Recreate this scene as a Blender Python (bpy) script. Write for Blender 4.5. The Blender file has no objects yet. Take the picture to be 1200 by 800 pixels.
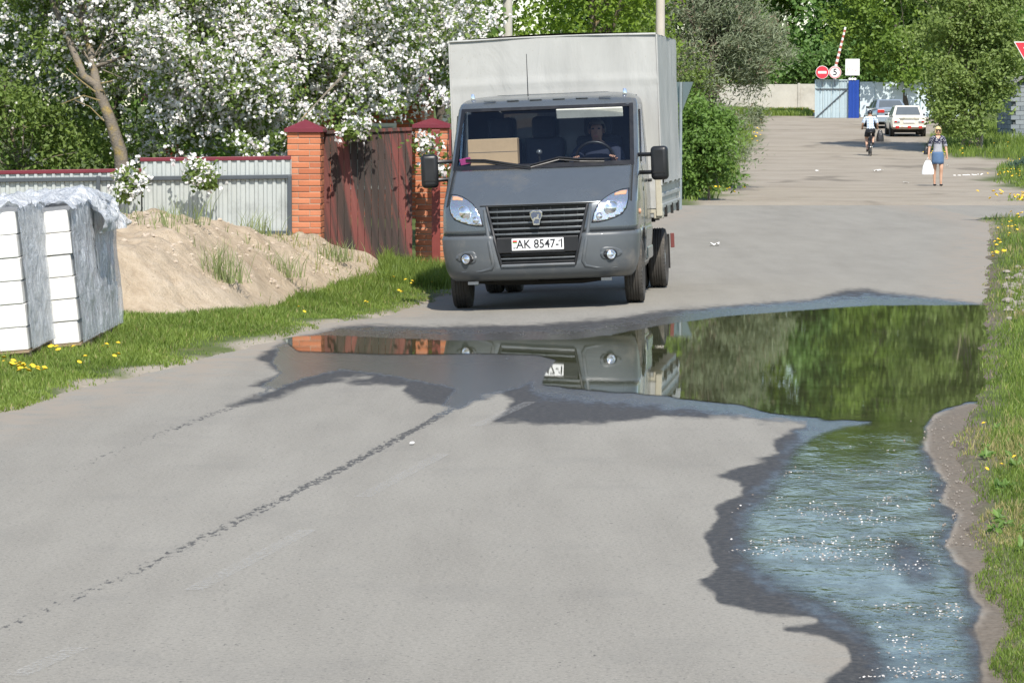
import bpy, bmesh, math, random
import numpy as np
from mathutils import Vector, Matrix, Euler
from mathutils import noise as mnoise
random.seed(7); RNG = np.random.default_rng(7)
SC = bpy.context.scene
COL = SC.collection
R = math.radians

# ------------------------------------------------------------------ camera
F = 4000.0; HC = 2.0; PITCH = math.atan(266.0 / F)      # focal length in photo pixels (1200 wide)
cam_data = bpy.data.cameras.new('camera'); cam = bpy.data.objects.new('camera', cam_data)
COL.objects.link(cam); SC.camera = cam
cam.location = (0, 0, HC); cam.rotation_euler = (math.pi / 2 - PITCH, 0, 0)
cam_data.sensor_width = 36.0; cam_data.lens = 36.0 * F / 1200.0
cam_data.clip_start = 0.5; cam_data.clip_end = 4000

# ------------------------------------------------------------------ sky, sun, exposure
SUN_EL, SUN_AZ = 49.0, 12.0           # elevation; degrees to the right of straight behind the camera
world = bpy.data.worlds.new('World'); SC.world = world; world.use_nodes = True
wn = world.node_tree.nodes; wl = world.node_tree.links; wn.clear()
wo = wn.new('ShaderNodeOutputWorld'); wb = wn.new('ShaderNodeBackground'); ws = wn.new('ShaderNodeTexSky')
ws.sky_type = 'NISHITA'; ws.sun_disc = False; ws.sun_elevation = R(SUN_EL)
ws.sun_rotation = R(180.0 - SUN_AZ); ws.air_density = 1.0; ws.dust_density = 0.6; ws.ozone_density = 1.2
wb.inputs['Strength'].default_value = 0.13
wl.new(ws.outputs[0], wb.inputs[0]); wl.new(wb.outputs[0], wo.inputs[0])
sun_data = bpy.data.lights.new('sun', 'SUN'); sun = bpy.data.objects.new('sun', sun_data); COL.objects.link(sun)
sun_data.energy = 4.4; sun_data.angle = R(0.53); sun_data.color = (1.0, 0.945, 0.86)
_sd = Vector((math.sin(R(SUN_AZ)) * math.cos(R(SUN_EL)), -math.cos(R(SUN_AZ)) * math.cos(R(SUN_EL)), math.sin(R(SUN_EL))))
sun.rotation_euler = _sd.to_track_quat('Z', 'Y').to_euler(); sun.location = (20, -20, 60)
SC.view_settings.view_transform = 'Standard'; SC.view_settings.look = 'None'
SC.view_settings.exposure = 0.52; SC.view_settings.gamma = 1.0
SC.cycles.max_bounces = 8; SC.cycles.transparent_max_bounces = 12
SC.cycles.diffuse_bounces = 3; SC.cycles.glossy_bounces = 4; SC.cycles.transmission_bounces = 6
SC.cycles.caustics_reflective = False; SC.cycles.caustics_refractive = False
SC.cycles.sample_clamp_indirect = 8.0

# ------------------------------------------------------------------ layout helpers
CP, SP = math.cos(PITCH), math.sin(PITCH)
def ray(px, py):
    x = (px - 600.0) / F; y = -(py - 400.0) / F
    return x, CP + y * SP, -SP + y * CP          # world direction
def at(px, py, Y):
    dx, dy, dz = ray(px, py); t = Y / dy
    return Vector((dx * t, Y, HC + dz * t))
def smooth(a, b, x):
    t = np.clip((np.asarray(x, float) - a) / (b - a), 0, 1); return t * t * (3 - 2 * t)
def project(X, Y, Z):
    Zr = Z - HC; depth = Y * CP - Zr * SP; up = Y * SP + Zr * CP
    return 600 + F * X / depth, 400 - F * up / depth
def flat(px, py):
    dx, dy, dz = ray(px, py); t = -HC / dz
    return dx * t, dy * t
EDGE_L_PX = [(-420, 610), (-180, 535), (0, 487), (100, 461), (200, 434), (290, 411), (345, 396), (440, 366), (510, 345), (560, 327), (640, 300), (720, 274), (800, 250)]
EDGE_R_PX = [(1160, 1000), (1152, 860), (1152, 800), (1152, 760), (1140, 715), (1132, 668), (1122, 630), (1122, 590), (1112, 550), (1102, 510), (1130, 474), (1138, 430), (1142, 400), (1146, 357), (1149, 310), (1154, 262)]
_l = sorted([flat(*p)[::-1] for p in EDGE_L_PX]); _r = sorted([flat(*p)[::-1] for p in EDGE_R_PX])
_l = [(-30.0, _l[0][1] - (_l[0][0] + 30) * 0.16)] + _l; _r = [(-30.0, _r[0][1] - (_r[0][0] + 30) * 0.12)] + _r
LY, LX = np.array(_l).T; RY, RX = np.array(_r).T
def edge_l(Y): return np.interp(Y, LY, LX)
def edge_r(Y): return np.interp(Y, RY, RX)
CROSS_N, CROSS_F = 66.0, 75.0      # near and far edge of the crossing street
def rise(Y): return np.interp(Y, [100, 116, 133, 147, 160, 172, 185, 215, 300], [0, .14, .40, .72, 1.08, 1.42, 1.75, 2.2, 2.6])
def terrain(X, Y):
    X = np.asarray(X, float); Y = np.asarray(Y, float)
    z = rise(Y)
    piv = 1.33 + (Y - 36.5) * 0.114
    z = z - 0.0384 * np.clip(piv - X, 0, 2.5) * smooth(32.6, 35.6, Y) * (1 - smooth(46, 55, Y))
    return z
def t1(X, Y): return float(terrain(X, Y))
def G(px, py):
    dx, dy, dz = ray(px, py); lo, hi = 5.0, 700.0
    for _ in range(50):
        m = (lo + hi) / 2
        if HC + dz * m - t1(dx * m, dy * m) > 0: lo = m
        else: hi = m
    return Vector((dx * lo, dy * lo, HC + dz * lo))
def on_ground(px, Y):
    X = (px - 600) / F * Y * CP * 1.0; X = X / 1.0
    return Vector((X, Y, t1(X, Y)))

# ------------------------------------------------------------------ object helpers
def tag(o, label=None, cat=None, group=None, kind=None):
    if label: o['label'] = label
    if cat: o['category'] = cat
    if group: o['group'] = group
    if kind: o['kind'] = kind
    return o
def empty(name, loc=(0, 0, 0), rz=0.0, label=None, cat=None, group=None):
    o = bpy.data.objects.new(name, None); COL.objects.link(o); o.location = loc; o.rotation_euler = (0, 0, rz)
    o.empty_display_size = 0.2
    return tag(o, label, cat, group)
def link(name, me, m, parent=None, smooth_deg=None):
    o = bpy.data.objects.new(name, me); COL.objects.link(o)
    if m is not None:
        for mm in (m if isinstance(m, (list, tuple)) else [m]): me.materials.append(mm)
    if parent is not None: o.parent = parent
    return o
def npmesh(name, V, faces, attrs=None, smooth_shade=False, matidx=None):
    """V (N,3); faces: list of (M,k) int arrays."""
    V = np.asarray(V, np.float32); me = bpy.data.meshes.new(name)
    me.vertices.add(len(V)); me.vertices.foreach_set('co', V.ravel())
    loops = np.concatenate([np.asarray(f, np.int32).ravel() for f in faces])
    tot = np.concatenate([np.full(len(f), np.asarray(f).shape[1], np.int32) for f in faces])
    start = np.concatenate([[0], np.cumsum(tot)[:-1]]).astype(np.int32)
    me.loops.add(len(loops)); me.loops.foreach_set('vertex_index', loops)
    me.polygons.add(len(tot)); me.polygons.foreach_set('loop_start', start); me.polygons.foreach_set('loop_total', tot)
    if smooth_shade: me.polygons.foreach_set('use_smooth', np.ones(len(tot), bool))
    else: me.polygons.foreach_set('use_smooth', np.zeros(len(tot), bool))
    if matidx is not None: me.polygons.foreach_set('material_index', np.asarray(matidx, np.int32))
    me.update(calc_edges=True)
    for k, a in (attrs or {}).items():
        at_ = me.attributes.new(k, 'FLOAT', 'POINT'); at_.data.foreach_set('value', np.asarray(a, np.float32))
    me.validate()
    return me
def grid_faces(nu, nv):
    i = np.arange(nu * nv).reshape(nu, nv)
    return np.stack([i[:-1, :-1], i[1:, :-1], i[1:, 1:], i[:-1, 1:]], -1).reshape(-1, 4)
class MB:
    def __init__(s): s.v = []; s.f = []
    def add(s, v, f):
        n = len(s.v); s.v += [tuple(p) for p in v]; s.f += [tuple(i + n for i in q) for q in f]; return s
    def box(s, c, d, m=None):
        x, y, z = (k / 2 for k in d); P = [Vector(p) for p in ((-x, -y, -z), (x, -y, -z), (x, y, -z), (-x, y, -z), (-x, -y, z), (x, -y, z), (x, y, z), (-x, y, z))]
        if m is not None: P = [m @ p for p in P]
        return s.add([p + Vector(c) for p in P], [(3, 2, 1, 0), (4, 5, 6, 7), (0, 1, 5, 4), (1, 2, 6, 5), (2, 3, 7, 6), (3, 0, 4, 7)])
    def tube(s, pts, rad, n=8, caps=True):
        pts = [Vector(p) for p in pts]
        if not isinstance(rad, (list, tuple, np.ndarray)): rad = [rad] * len(pts)
        rings = []; t0 = (pts[1] - pts[0]).normalized()
        a = t0.orthogonal().normalized()
        for i, p in enumerate(pts):
            t = (pts[min(i + 1, len(pts) - 1)] - pts[max(i - 1, 0)]).normalized()
            a = (a - t * a.dot(t)); a = a.normalized() if a.length > 1e-6 else t.orthogonal().normalized()
            b = t.cross(a)
            rings.append([p + (a * math.cos(k * 2 * math.pi / n) + b * math.sin(k * 2 * math.pi / n)) * rad[i] for k in range(n)])
        v = [q for r_ in rings for q in r_]; f = []
        for i in range(len(pts) - 1):
            for k in range(n):
                f.append((i * n + k, i * n + (k + 1) % n, (i + 1) * n + (k + 1) % n, (i + 1) * n + k))
        if caps: f.append(tuple(range(n - 1, -1, -1))); f.append(tuple((len(pts) - 1) * n + k for k in range(n)))
        return s.add(v, f)
    def lathe(s, prof, n=24, axis='z', c=(0, 0, 0), closed=False):
        v = []; f = []
        for r_, h in prof:
            for k in range(n):
                a = 2 * math.pi * k / n; x, y = r_ * math.cos(a), r_ * math.sin(a)
                p = {'z': (x, y, h), 'x': (h, x, y), 'y': (x, h, y)}[axis]; v.append(Vector(p) + Vector(c))
        m = len(prof)
        for i in range(m if closed else m - 1):
            j = (i + 1) % m
            for k in range(n): f.append((i * n + k, i * n + (k + 1) % n, j * n + (k + 1) % n, j * n + k))
        if not closed:
            f.append(tuple(range(n))); f.append(tuple((m - 1) * n + k for k in range(n)))
        return s.add(v, f)
    def prism(s, outline, off):
        n = len(outline); off = Vector(off); o = [Vector(p) for p in outline]
        return s.add(o + [p + off for p in o], [tuple(range(n - 1, -1, -1)), tuple(range(n, 2 * n))] + [(i, (i + 1) % n, n + (i + 1) % n, n + i) for i in range(n)])
    def sphere(s, c, r, n=16, m=10, sc=(1, 1, 1)):
        v = []; f = []
        for i in range(m + 1):
            th = math.pi * i / m
            for k in range(n):
                ph = 2 * math.pi * k / n
                v.append((c[0] + r * sc[0] * math.sin(th) * math.cos(ph), c[1] + r * sc[1] * math.sin(th) * math.sin(ph), c[2] + r * sc[2] * math.cos(th)))
        for i in range(m):
            for k in range(n): f.append((i * n + k, (i + 1) * n + k, (i + 1) * n + (k + 1) % n, i * n + (k + 1) % n))
        return s.add(v, f)
    def build(s, name, m, parent=None, smooth_deg=None, bevel=0.0, fix=True, seg=2):
        me = bpy.data.meshes.new(name); me.from_pydata(s.v, [], s.f)
        finish(me, smooth_deg, fix)
        o = link(name, me, m, parent)
        if bevel:
            b = o.modifiers.new('bevel', 'BEVEL'); b.width = bevel; b.segments = seg; b.limit_method = 'ANGLE'; b.angle_limit = R(35)
        return o
def finish(me, smooth_deg=None, fix=True):
    bm = bmesh.new(); bm.from_mesh(me)
    if fix:
        bmesh.ops.remove_doubles(bm, verts=bm.verts, dist=1e-5); bmesh.ops.recalc_face_normals(bm, faces=bm.faces)
    if smooth_deg is not None:
        lim = R(smooth_deg)
        for f in bm.faces: f.smooth = True
        for e in bm.edges:
            if len(e.link_faces) == 2: e.smooth = e.calc_face_angle(0) < lim
    bm.to_mesh(me); bm.free()
def copy_tree(o, parent=None):
    c = o.copy(); COL.objects.link(c); c.parent = parent
    for ch in list(o.children): copy_tree(ch, c)
    return c

# ------------------------------------------------------------------ material helpers
class NT:
    def __init__(s, name):
        s.m = bpy.data.materials.new(name); s.m.use_nodes = True; s.t = s.m.node_tree; s.t.nodes.clear()
        s.out = s.t.nodes.new('ShaderNodeOutputMaterial'); s._c = None
    def n(s, typ, **kw):
        nd = s.t.nodes.new('ShaderNode' + typ)
        for k, v in kw.items():
            if k in nd.inputs: s.set(nd.inputs[k], v)
            else: setattr(nd, k, v)
        return nd
    def set(s, sock, v):
        if hasattr(v, 'is_linked') or isinstance(v, bpy.types.NodeSocket): s.t.links.new(v, sock)
        else:
            if isinstance(v, (tuple, list)) and len(v) == 3 and sock.type == 'RGBA': v = (*v, 1)
            sock.default_value = v
    def coord(s, kind='Object'):
        if s._c is None: s._c = s.t.nodes.new('ShaderNodeTexCoord')
        return s._c.outputs[kind]
    def mapping(s, vec, scale=(1, 1, 1), rot=(0, 0, 0), loc=(0, 0, 0)):
        return s.n('Mapping', Vector=vec, Scale=scale, Rotation=rot, Location=loc).outputs[0]
    def noise(s, scale=5, detail=4, rough=.55, vec=None, dist=0.0):
        return s.n('TexNoise', Vector=vec if vec is not None else s.coord(), Scale=scale, Detail=detail, Roughness=rough, Distortion=dist).outputs[0]
    def ramp(s, fac, stops, interp='LINEAR'):
        nd = s.n('ValToRGB', Fac=fac); cr = nd.color_ramp; cr.interpolation = interp
        while len(cr.elements) < len(stops): cr.elements.new(0.5)
        for e, (p, c) in zip(cr.elements, stops):
            e.position = p; e.color = (*c, 1) if isinstance(c, (tuple, list)) else (c, c, c, 1)
        return nd.outputs[0]
    def mix(s, fac, a, b, mode='MIX'):
        nd = s.t.nodes.new('ShaderNodeMix'); nd.data_type = 'RGBA'; nd.blend_type = mode; nd.clamp_factor = True
        s.set(nd.inputs[0], fac); s.set(nd.inputs[6], a); s.set(nd.inputs[7], b); return nd.outputs[2]
    def math(s, op, a, b=0.0, c=0.0, clamp=False):
        nd = s.n('Math', operation=op, use_clamp=clamp); s.set(nd.inputs[0], a); s.set(nd.inputs[1], b); s.set(nd.inputs[2], c); return nd.outputs[0]
    def sstep(s, x, a, b):
        nd = s.n('MapRange', interpolation_type='SMOOTHSTEP'); s.set(nd.inputs[0], x); s.set(nd.inputs[1], a); s.set(nd.inputs[2], b); return nd.outputs[0]
    def attr(s, name): return s.n('Attribute', attribute_name=name).outputs['Fac']
    def bump(s, h, strength=.3, dist=.01, normal=None):
        nd = s.n('Bump', Strength=strength, Distance=dist, Height=h)
        if normal is not None: s.set(nd.inputs['Normal'], normal)
        return nd.outputs[0]
    def bsdf(s, **kw):
        nd = s.t.nodes.new('ShaderNodeBsdfPrincipled')
        for k, v in kw.items(): s.set(nd.inputs[k.replace('_', ' ')], v)
        return nd.outputs[0]
    def done(s, sh):
        s.t.links.new(sh, s.out.inputs['Surface']); return s.m
def mul(c, k): return tuple(min(1, x * k) for x in c)
def mat(name, c, rough=.6, metal=0.0, var=.15, scale=6.0, bscale=0, bump=0.0, bdist=.004, coat=0.0, spec=.5, dirt=None, **kw):
    t = NT(name)
    n1 = t.noise(scale, 5); n2 = t.noise(scale * 7.3, 3)
    f = t.math('ADD', t.math('MULTIPLY', n1, .65), t.math('MULTIPLY', n2, .35))
    col = t.ramp(f, [(.3, mul(c, 1 - var)), (.7, mul(c, 1 + var))])
    if dirt: col = t.mix(t.sstep(t.noise(dirt[1], 6, .65), .5, .75), col, dirt[0])
    a = dict(Base_Color=col, Roughness=t.ramp(n1, [(.3, max(0, rough - .07)), (.7, min(1, rough + .07))]), Metallic=metal, Coat_Weight=coat, Specular_IOR_Level=spec, **kw)
    if bump: a['Normal'] = t.bump(t.noise(bscale or scale * 4, 4), bump, bdist)
    return t.done(t.bsdf(**a))
def leaf_mat(name, dark, light, rough=.5, trans=.35, extra=None):
    t = NT(name); v = t.attr('v')
    stops = [(0, dark), (1, light)] if extra is None else [(0, dark), (.8, light), (.86, extra), (1, extra)]
    col = t.ramp(v, stops)
    p = t.bsdf(Base_Color=col, Roughness=rough, Specular_IOR_Level=.35)
    tr = t.n('BsdfTranslucent', Color=t.mix(1.0, col, (1.0, 1.0, .55), 'MULTIPLY')).outputs[0]
    return t.done(t.n('MixShader', Fac=trans).outputs[0]) if False else _lm(t, p, tr, trans)
def _lm(t, p, tr, trans):
    ms = t.t.nodes.new('ShaderNodeMixShader'); ms.inputs[0].default_value = trans
    t.t.links.new(p, ms.inputs[1]); t.t.links.new(tr, ms.inputs[2]); return t.done(ms.outputs[0])

# ------------------------------------------------------------------ scatter helpers
def unit(n):
    v = RNG.normal(size=(n, 3)); return v / np.linalg.norm(v, axis=1, keepdims=True)
def leaves_mesh(name, C, size, aspect=.55, up=.35, v=None, droop=None, dirs=None, jit=.35):
    """rhombic leaves at C (N,3)"""
    n = len(C); nrm = unit(n) + np.array([0, 0, up]) + np.array([.12, -.65, .15]); nrm /= np.linalg.norm(nrm, axis=1, keepdims=True)
    d = unit(n) if dirs is None else dirs + unit(n) * jit
    if droop is not None: d = d + np.array([0, 0, droop])
    d = d - nrm * (d * nrm).sum(1, keepdims=True); d /= np.linalg.norm(d, axis=1, keepdims=True) + 1e-9
    w = np.cross(nrm, d); L = (size * RNG.uniform(.65, 1.35, n))[:, None]
    P = np.stack([C, C + d * L * .5 + w * L * aspect * .5 + nrm * L * .06, C + d * L, C + d * L * .5 - w * L * aspect * .5 + nrm * L * .06], 1).reshape(-1, 3)
    vv = RNG.uniform(0, 1, n) if v is None else v
    return npmesh(name, P, [np.arange(4 * n).reshape(n, 4)], {'v': np.repeat(vv, 4)})
def blades(name, P, h, w, lean=.45, v=None):
    n = len(P); a = RNG.uniform(0, 2 * math.pi, n); b = RNG.uniform(0, 2 * math.pi, n)
    h = np.broadcast_to(h, (n,)) * RNG.uniform(.5, 1.3, n); w = np.broadcast_to(w, (n,))
    wx = np.stack([np.cos(a), np.sin(a), np.zeros(n)], 1) * (w / 2)[:, None]
    ln = np.stack([np.cos(b), np.sin(b), np.zeros(n)], 1) * (h * lean * RNG.uniform(.1, 1, n))[:, None]
    up = np.stack([np.zeros(n), np.zeros(n), h], 1)
    V = np.stack([P - wx, P + wx, P + wx * .75 + up * .55 + ln * .35, P - wx * .75 + up * .55 + ln * .35, P + up * .95 + ln], 1).reshape(-1, 3)
    i = np.arange(n)[:, None] * 5
    vv = RNG.uniform(0, 1, n) if v is None else v
    return npmesh(name, V, [i + np.array([[0, 1, 2, 3]]), i + np.array([[3, 2, 4]])], {'v': np.repeat(vv, 5)})
def fbm(X, Y, sc, seed=0, oct=4):
    """cheap value noise on arrays"""
    X = np.asarray(X, float) * sc; Y = np.asarray(Y, float) * sc; out = 0; amp = 1; tot = 0
    r = np.random.default_rng(1000 + seed); T = r.uniform(-1, 1, (256, 256))
    for o in range(oct):
        xi = np.floor(X).astype(int); yi = np.floor(Y).astype(int); fx = X - xi; fy = Y - yi
        fx = fx * fx * (3 - 2 * fx); fy = fy * fy * (3 - 2 * fy)
        g = lambda a, b: T[(xi + a) % 256, (yi + b) % 256]
        out = out + amp * ((g(0, 0) * (1 - fx) + g(1, 0) * fx) * (1 - fy) + (g(0, 1) * (1 - fx) + g(1, 1) * fx) * fy)
        tot += amp; amp *= .5; X = X * 2.03 + 17.1; Y = Y * 2.03 + 5.7
    return out / tot
def sdf_poly(px, py, poly):
    """signed distance, positive inside (photo pixels)"""
    P = np.array(poly, float); Q = np.roll(P, -1, 0); d2 = np.full(px.shape, 1e18); ins = np.zeros(px.shape, bool)
    for (ax, ay), (bx, by) in zip(P, Q):
        ex, ey = bx - ax, by - ay; L = ex * ex + ey * ey + 1e-9
        t = np.clip(((px - ax) * ex + (py - ay) * ey) / L, 0, 1)
        d2 = np.minimum(d2, (px - ax - t * ex) ** 2 + ((py - ay - t * ey)) ** 2)
        c = ((ay > py) != (by > py)) & (px < ex * (py - ay) / (ey + 1e-12) + ax); ins ^= c
    d = np.sqrt(d2); return np.where(ins, d, -d)
# ================================================================== GROUND, ROADS, WATER
def spaced(a, b, f):
    out = [a]
    while out[-1] < b: out.append(out[-1] + f(out[-1]))
    out[-1] = b; return np.array(out)
# ---- ground sheet
def off_road(X, Y):
    """distance outside the asphalt (positive on the verge), metres"""
    d = np.maximum(edge_l(np.minimum(Y, 70)) - X, X - edge_r(np.minimum(Y, 66)))
    d = np.where(Y > 55, np.where(X > 0, np.minimum(d, np.maximum(CROSS_N - Y, -1.0)), d), d)
    d = np.where(Y > CROSS_F, Y - CROSS_F, d)
    return d
def street_mask(X, Y):
    """distance outside the dirt street beyond the crossing (positive = verge)"""
    l = np.interp(Y, STL_Y, STL_X); r = np.interp(Y, STR_Y, STR_X)
    return np.maximum(l - X, X - r)
def ylist(pts):
    q = [G(*p) for p in pts]; q.sort(key=lambda v: v.y); return np.array([v.y for v in q]), np.array([v.x for v in q])
STL_Y, STL_X = ylist([(700, 246), (800, 243), (838, 232), (862, 214), (873, 190), (882, 168), (886, 150), (893, 138), (890, 131)])
STR_Y, STR_X = ylist([(1330, 236), (1215, 226), (1160, 212), (1168, 196), (1210, 189), (1120, 184), (1086, 176), (1092, 162), (1110, 150), (1120, 138)])
def ground_z(X, Y):
    z = terrain(X, Y); d = off_road(X, Y) + fbm(X, Y, 2.2, 3) * .12
    nearroad = (Y < CROSS_F + 2)
    zz = -0.06 + .085 * smooth(-.02, .16, d) + smooth(.1, 2.0, d) * .05
    left = (X < 0) & (Y < 66)
    zz = zz + np.where(left, smooth(.5, 3.2, d) * .20 * smooth(30, 36, Y), 0)
    zz = zz + smooth(.15, 1.2, d) * fbm(X, Y, 1.3, 5) * .05
    sd = street_mask(X, Y)
    zf = -0.02 + .05 * smooth(-.1, .6, sd) + .12 * smooth(.5, 4, sd)
    return z + np.where(nearroad, zz, zf)
gx = np.concatenate([-spaced(0, 14, lambda x: .10 if x < 9 else .4)[::-1][:-1], spaced(0, 26, lambda x: .10 if x < 9 else .4)])
gx = np.concatenate([[-900, -400, -180, -90, -50, -30, -20], gx, [32, 45, 70, 110, 200, 420, 900]])
gy = np.concatenate([[-200, -60, -20, -5, 3, 7], spaced(9, 260, lambda y: max(.1, y * y / 8000 * 1.3)), [290, 340, 420, 600, 900, 1500]])
GX, GY = np.meshgrid(gx, gy, indexing='ij'); GZ = ground_z(GX, GY)
def dirt_attr(X, Y):
    d = off_road(X, Y); s = street_mask(X, Y)
    a = np.where(Y > CROSS_F - 1, 1 - smooth(-.3, .5, s + fbm(X, Y, .5, 9) * 1.0), 1 - smooth(.1, .35, d + fbm(X, Y, 1.7, 11) * .25))
    return a
t = NT('ground_soil')
da = t.attr('dirt'); n1 = t.noise(1.2, 6); n2 = t.noise(30, 4, .6); n3 = t.noise(.25, 4)
grass_c = t.ramp(n1, [(.3, (.055, .075, .02)), (.55, (.085, .115, .03)), (.75, (.13, .12, .06))])
dirt_c = t.ramp(t.math('ADD', t.math('MULTIPLY', t.noise(.45, 6, .6), .6), t.math('MULTIPLY', n2, .4)), [(.3, (.205, .175, .135)), (.5, (.295, .258, .205)), (.7, (.355, .318, .26))])
wet = t.sstep(t.noise(.35, 3, .5, t.mapping(t.coord(), (1, .35, 1))), .60, .68)
dirt_c = t.mix(t.math('MULTIPLY', wet, .55), dirt_c, (.10, .085, .065))
mud_c = t.ramp(t.noise(14, 5, .65), [(.3, (.10, .082, .062)), (.55, (.155, .128, .098)), (.75, (.22, .19, .15))])
dirt_c = t.mix(t.attr('mud'), dirt_c, mud_c)
col = t.mix(da, grass_c, dirt_c)
m_ground = t.done(t.bsdf(Base_Color=col, Roughness=.95, Specular_IOR_Level=.2, Normal=t.bump(t.math('ADD', n2, t.noise(6, 4)), .6, .03)))
me = npmesh('ground', np.stack([GX, GY, GZ], -1).reshape(-1, 3), [grid_faces(*GX.shape)], {'dirt': dirt_attr(GX, GY).ravel(), 'mud': ((1 - smooth(50, 64, GY)) * (GX > 0)).ravel()}, True)
tag(link('ground', me, m_ground), kind='structure')

# ---- wet shapes (photo pixels, laid on the road plane)
WET = [(322, 406), (345, 396), (394, 384), (430, 380), (496, 382), (552, 380), (601, 380), (650, 378), (678, 375), (720, 372), (780, 363), (840, 359), (899, 354), (948, 351), (969, 345), (990, 339), (1018, 338), (1034, 342), (1081, 347), (1144, 355), (1170, 356), (1170, 470), (1135, 472), (1116, 478), (1095, 488), (1087, 499), (1085, 528), (1109, 566), (1106, 588), (1124, 602), (1108, 640), (1133, 668), (1138, 696), (1156, 716), (1138, 738), (1153, 768), (1150, 840), (930, 840), (964, 800), (996, 776), (992, 760), (968, 750), (922, 737), (956, 727), (920, 722), (880, 716), (842, 706), (843, 696), (816, 679), (838, 664), (824, 627), (842, 604), (840, 596), (866, 577), (864, 568), (836, 556), (872, 544), (912, 530), (905, 514), (940, 502), (944, 497), (880, 490), (840, 487), (780, 490), (720, 494), (660, 496), (615, 497), (576, 496), (585, 484), (600, 470), (585, 462), (560, 470), (540, 480), (524, 477), (489, 471), (471, 461), (475, 452), (440, 450), (408, 448), (436, 441), (394, 445), (352, 457), (305, 473), (262, 478), (292, 465), (318, 457), (292, 452), (325, 438), (318, 431), (298, 419)]
POOL = [(330, 398), (352, 394), (387, 393), (450, 396), (524, 399), (600, 399), (671, 398), (720, 392), (780, 380), (850, 371), (948, 363), (1025, 358), (1085, 358), (1175, 357), (1175, 470), (1135, 471), (1112, 478), (1094, 488), (1087, 499), (1086, 530), (1109, 566), (1106, 590), (1124, 603), (1110, 640), (1133, 670), (1138, 696), (1154, 716), (1138, 740), (1150, 768), (1148, 845), (1010, 845), (1030, 790), (1010, 750), (960, 715), (905, 690), (868, 660), (862, 620), (878, 590), (905, 560), (925, 530), (950, 510), (985, 499), (1020, 494), (969, 492), (920, 487), (857, 474), (780, 465), (720, 460), (665, 456), (634, 450), (640, 436), (652, 422), (630, 416), (560, 415), (496, 416), (433, 415), (385, 413), (349, 412)]
ISLE = [(1057, 646), (1064, 647), (1072, 655), (1085, 673), (1074, 672), (1062, 660)]
TRACK1 = [(650, 425), (610, 437), (570, 455), (524, 482), (470, 512), (400, 549), (330, 585), (250, 624), (170, 664), (90, 698), (0, 737), (-80, 772)]
TRACK2 = [(330, 448), (285, 472), (230, 492), (170, 515), (90, 548), (0, 582), (-60, 605)]
def dist_line(px, py, pts):
    d = np.full(px.shape, 1e9)
    for (ax, ay), (bx, by) in zip(pts[:-1], pts[1:]):
        ex, ey = bx - ax, by - ay; tt = np.clip(((px - ax) * ex + (py - ay) * ey) / (ex * ex + ey * ey), 0, 1)
        d = np.minimum(d, np.hypot(px - ax - tt * ex, py - ay - tt * ey))
    return d
# ---- asphalt road
rv = np.concatenate([[-30, -20, -10, 0, 5, 8], spaced(10.2, 46, lambda y: max(.022, y * y / 8000 * 1.1)), spaced(47, CROSS_F, lambda y: 1.0)])
ru = np.linspace(0, 1, 300)
el = edge_l(np.minimum(rv, 70)); er = edge_r(np.minimum(rv, 66)); el = el - .35; er = er + .35
RXg = el[None, :] + (er - el)[None, :] * ru[:, None]; RYg = np.repeat(rv[None, :], len(ru), 0)
RZg = terrain(RXg, RYg)
PX, PY = project(RXg, np.maximum(RYg, 6.0), RZg)
vis = RYg > 9.5
wsd = np.where(vis, sdf_poly(PX, PY, WET), -99.0) + fbm(RXg, RYg * .5, 5.0, 21, 5) * np.clip((PY - 330) / 26, 1.0, 9)
wsd = np.clip(wsd, -60, 60)
tr1 = np.where(vis, dist_line(PX, PY, TRACK1) / np.clip((PY - 134) / 2 * .085 * .30, 2.6, 40), 9.0)
tr2 = np.where(vis, dist_line(PX, PY, TRACK2) / np.clip((PY - 134) / 2 * .085 * .28, 2.2, 40), 9.0)
tfade = smooth(745, 470, PY) if False else np.clip(1.0 - (PY - 440) / 520, .15, 1)
tk = np.maximum((1 - smooth(.35, 1.3, tr1)) * tfade, (1 - smooth(.3, 1.2, tr2)) * np.clip(.75 - (PY - 460) / 240, 0, 1))
t = NT('asphalt')
w = t.attr('wet'); trk = t.attr('track'); edge = t.attr('edge')
n_f = t.noise(85, 4, .75); n_m = t.noise(22, 5, .6); n_l = t.noise(.7, 5, .55, t.mapping(t.coord(), (1, .3, 1), (0, 0, R(9)))); n_s = t.noise(3.0, 5, .6, t.mapping(t.coord(), (1.0, .12, 1), (0, 0, R(-9))))
base = t.ramp(t.math('ADD', t.math('MULTIPLY', n_l, .5), t.math('MULTIPLY', n_s, .5)), [(.34, (.202, .189, .160)), (.5, (.238, .224, .191)), (.66, (.268, .253, .217))])
base = t.mix(t.math('MULTIPLY', t.sstep(n_f, .48, .66), .75), base, (.34, .32, .28)); base = t.mix(t.math('MULTIPLY', t.sstep(t.noise(42, 5, .8), .50, .66), .75), base, (.125, .118, .105))
base = t.mix(t.math('MULTIPLY', t.sstep(t.noise(1.1, 6, .7), .52, .66), .22), base, (.175, .168, .15)); base = t.mix(t.math('MULTIPLY', t.sstep(t.noise(38, 2, .5, t.mapping(t.coord(), (1, .5, 1))), .70, .74), .8), base, (.07, .066, .06))
base = t.mix(t.math('MULTIPLY', edge, t.sstep(t.noise(3.5, 5), .35, .6)), base, (.27, .235, .19))
crack = t.n('TexVoronoi', feature='DISTANCE_TO_EDGE', Scale=.55, Vector=t.mix(.12, t.coord(), t.n('TexNoise', Scale=2.5, Vector=t.coord()).outputs['Color'])).outputs['Distance']
damp = t.sstep(t.math('ADD', w, t.math('MULTIPLY', t.math('SUBTRACT', t.noise(9, 7, .72, t.mapping(t.coord(), (1, .35, 1))), .5), 11.0)), -3.0, 4.0)
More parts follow.
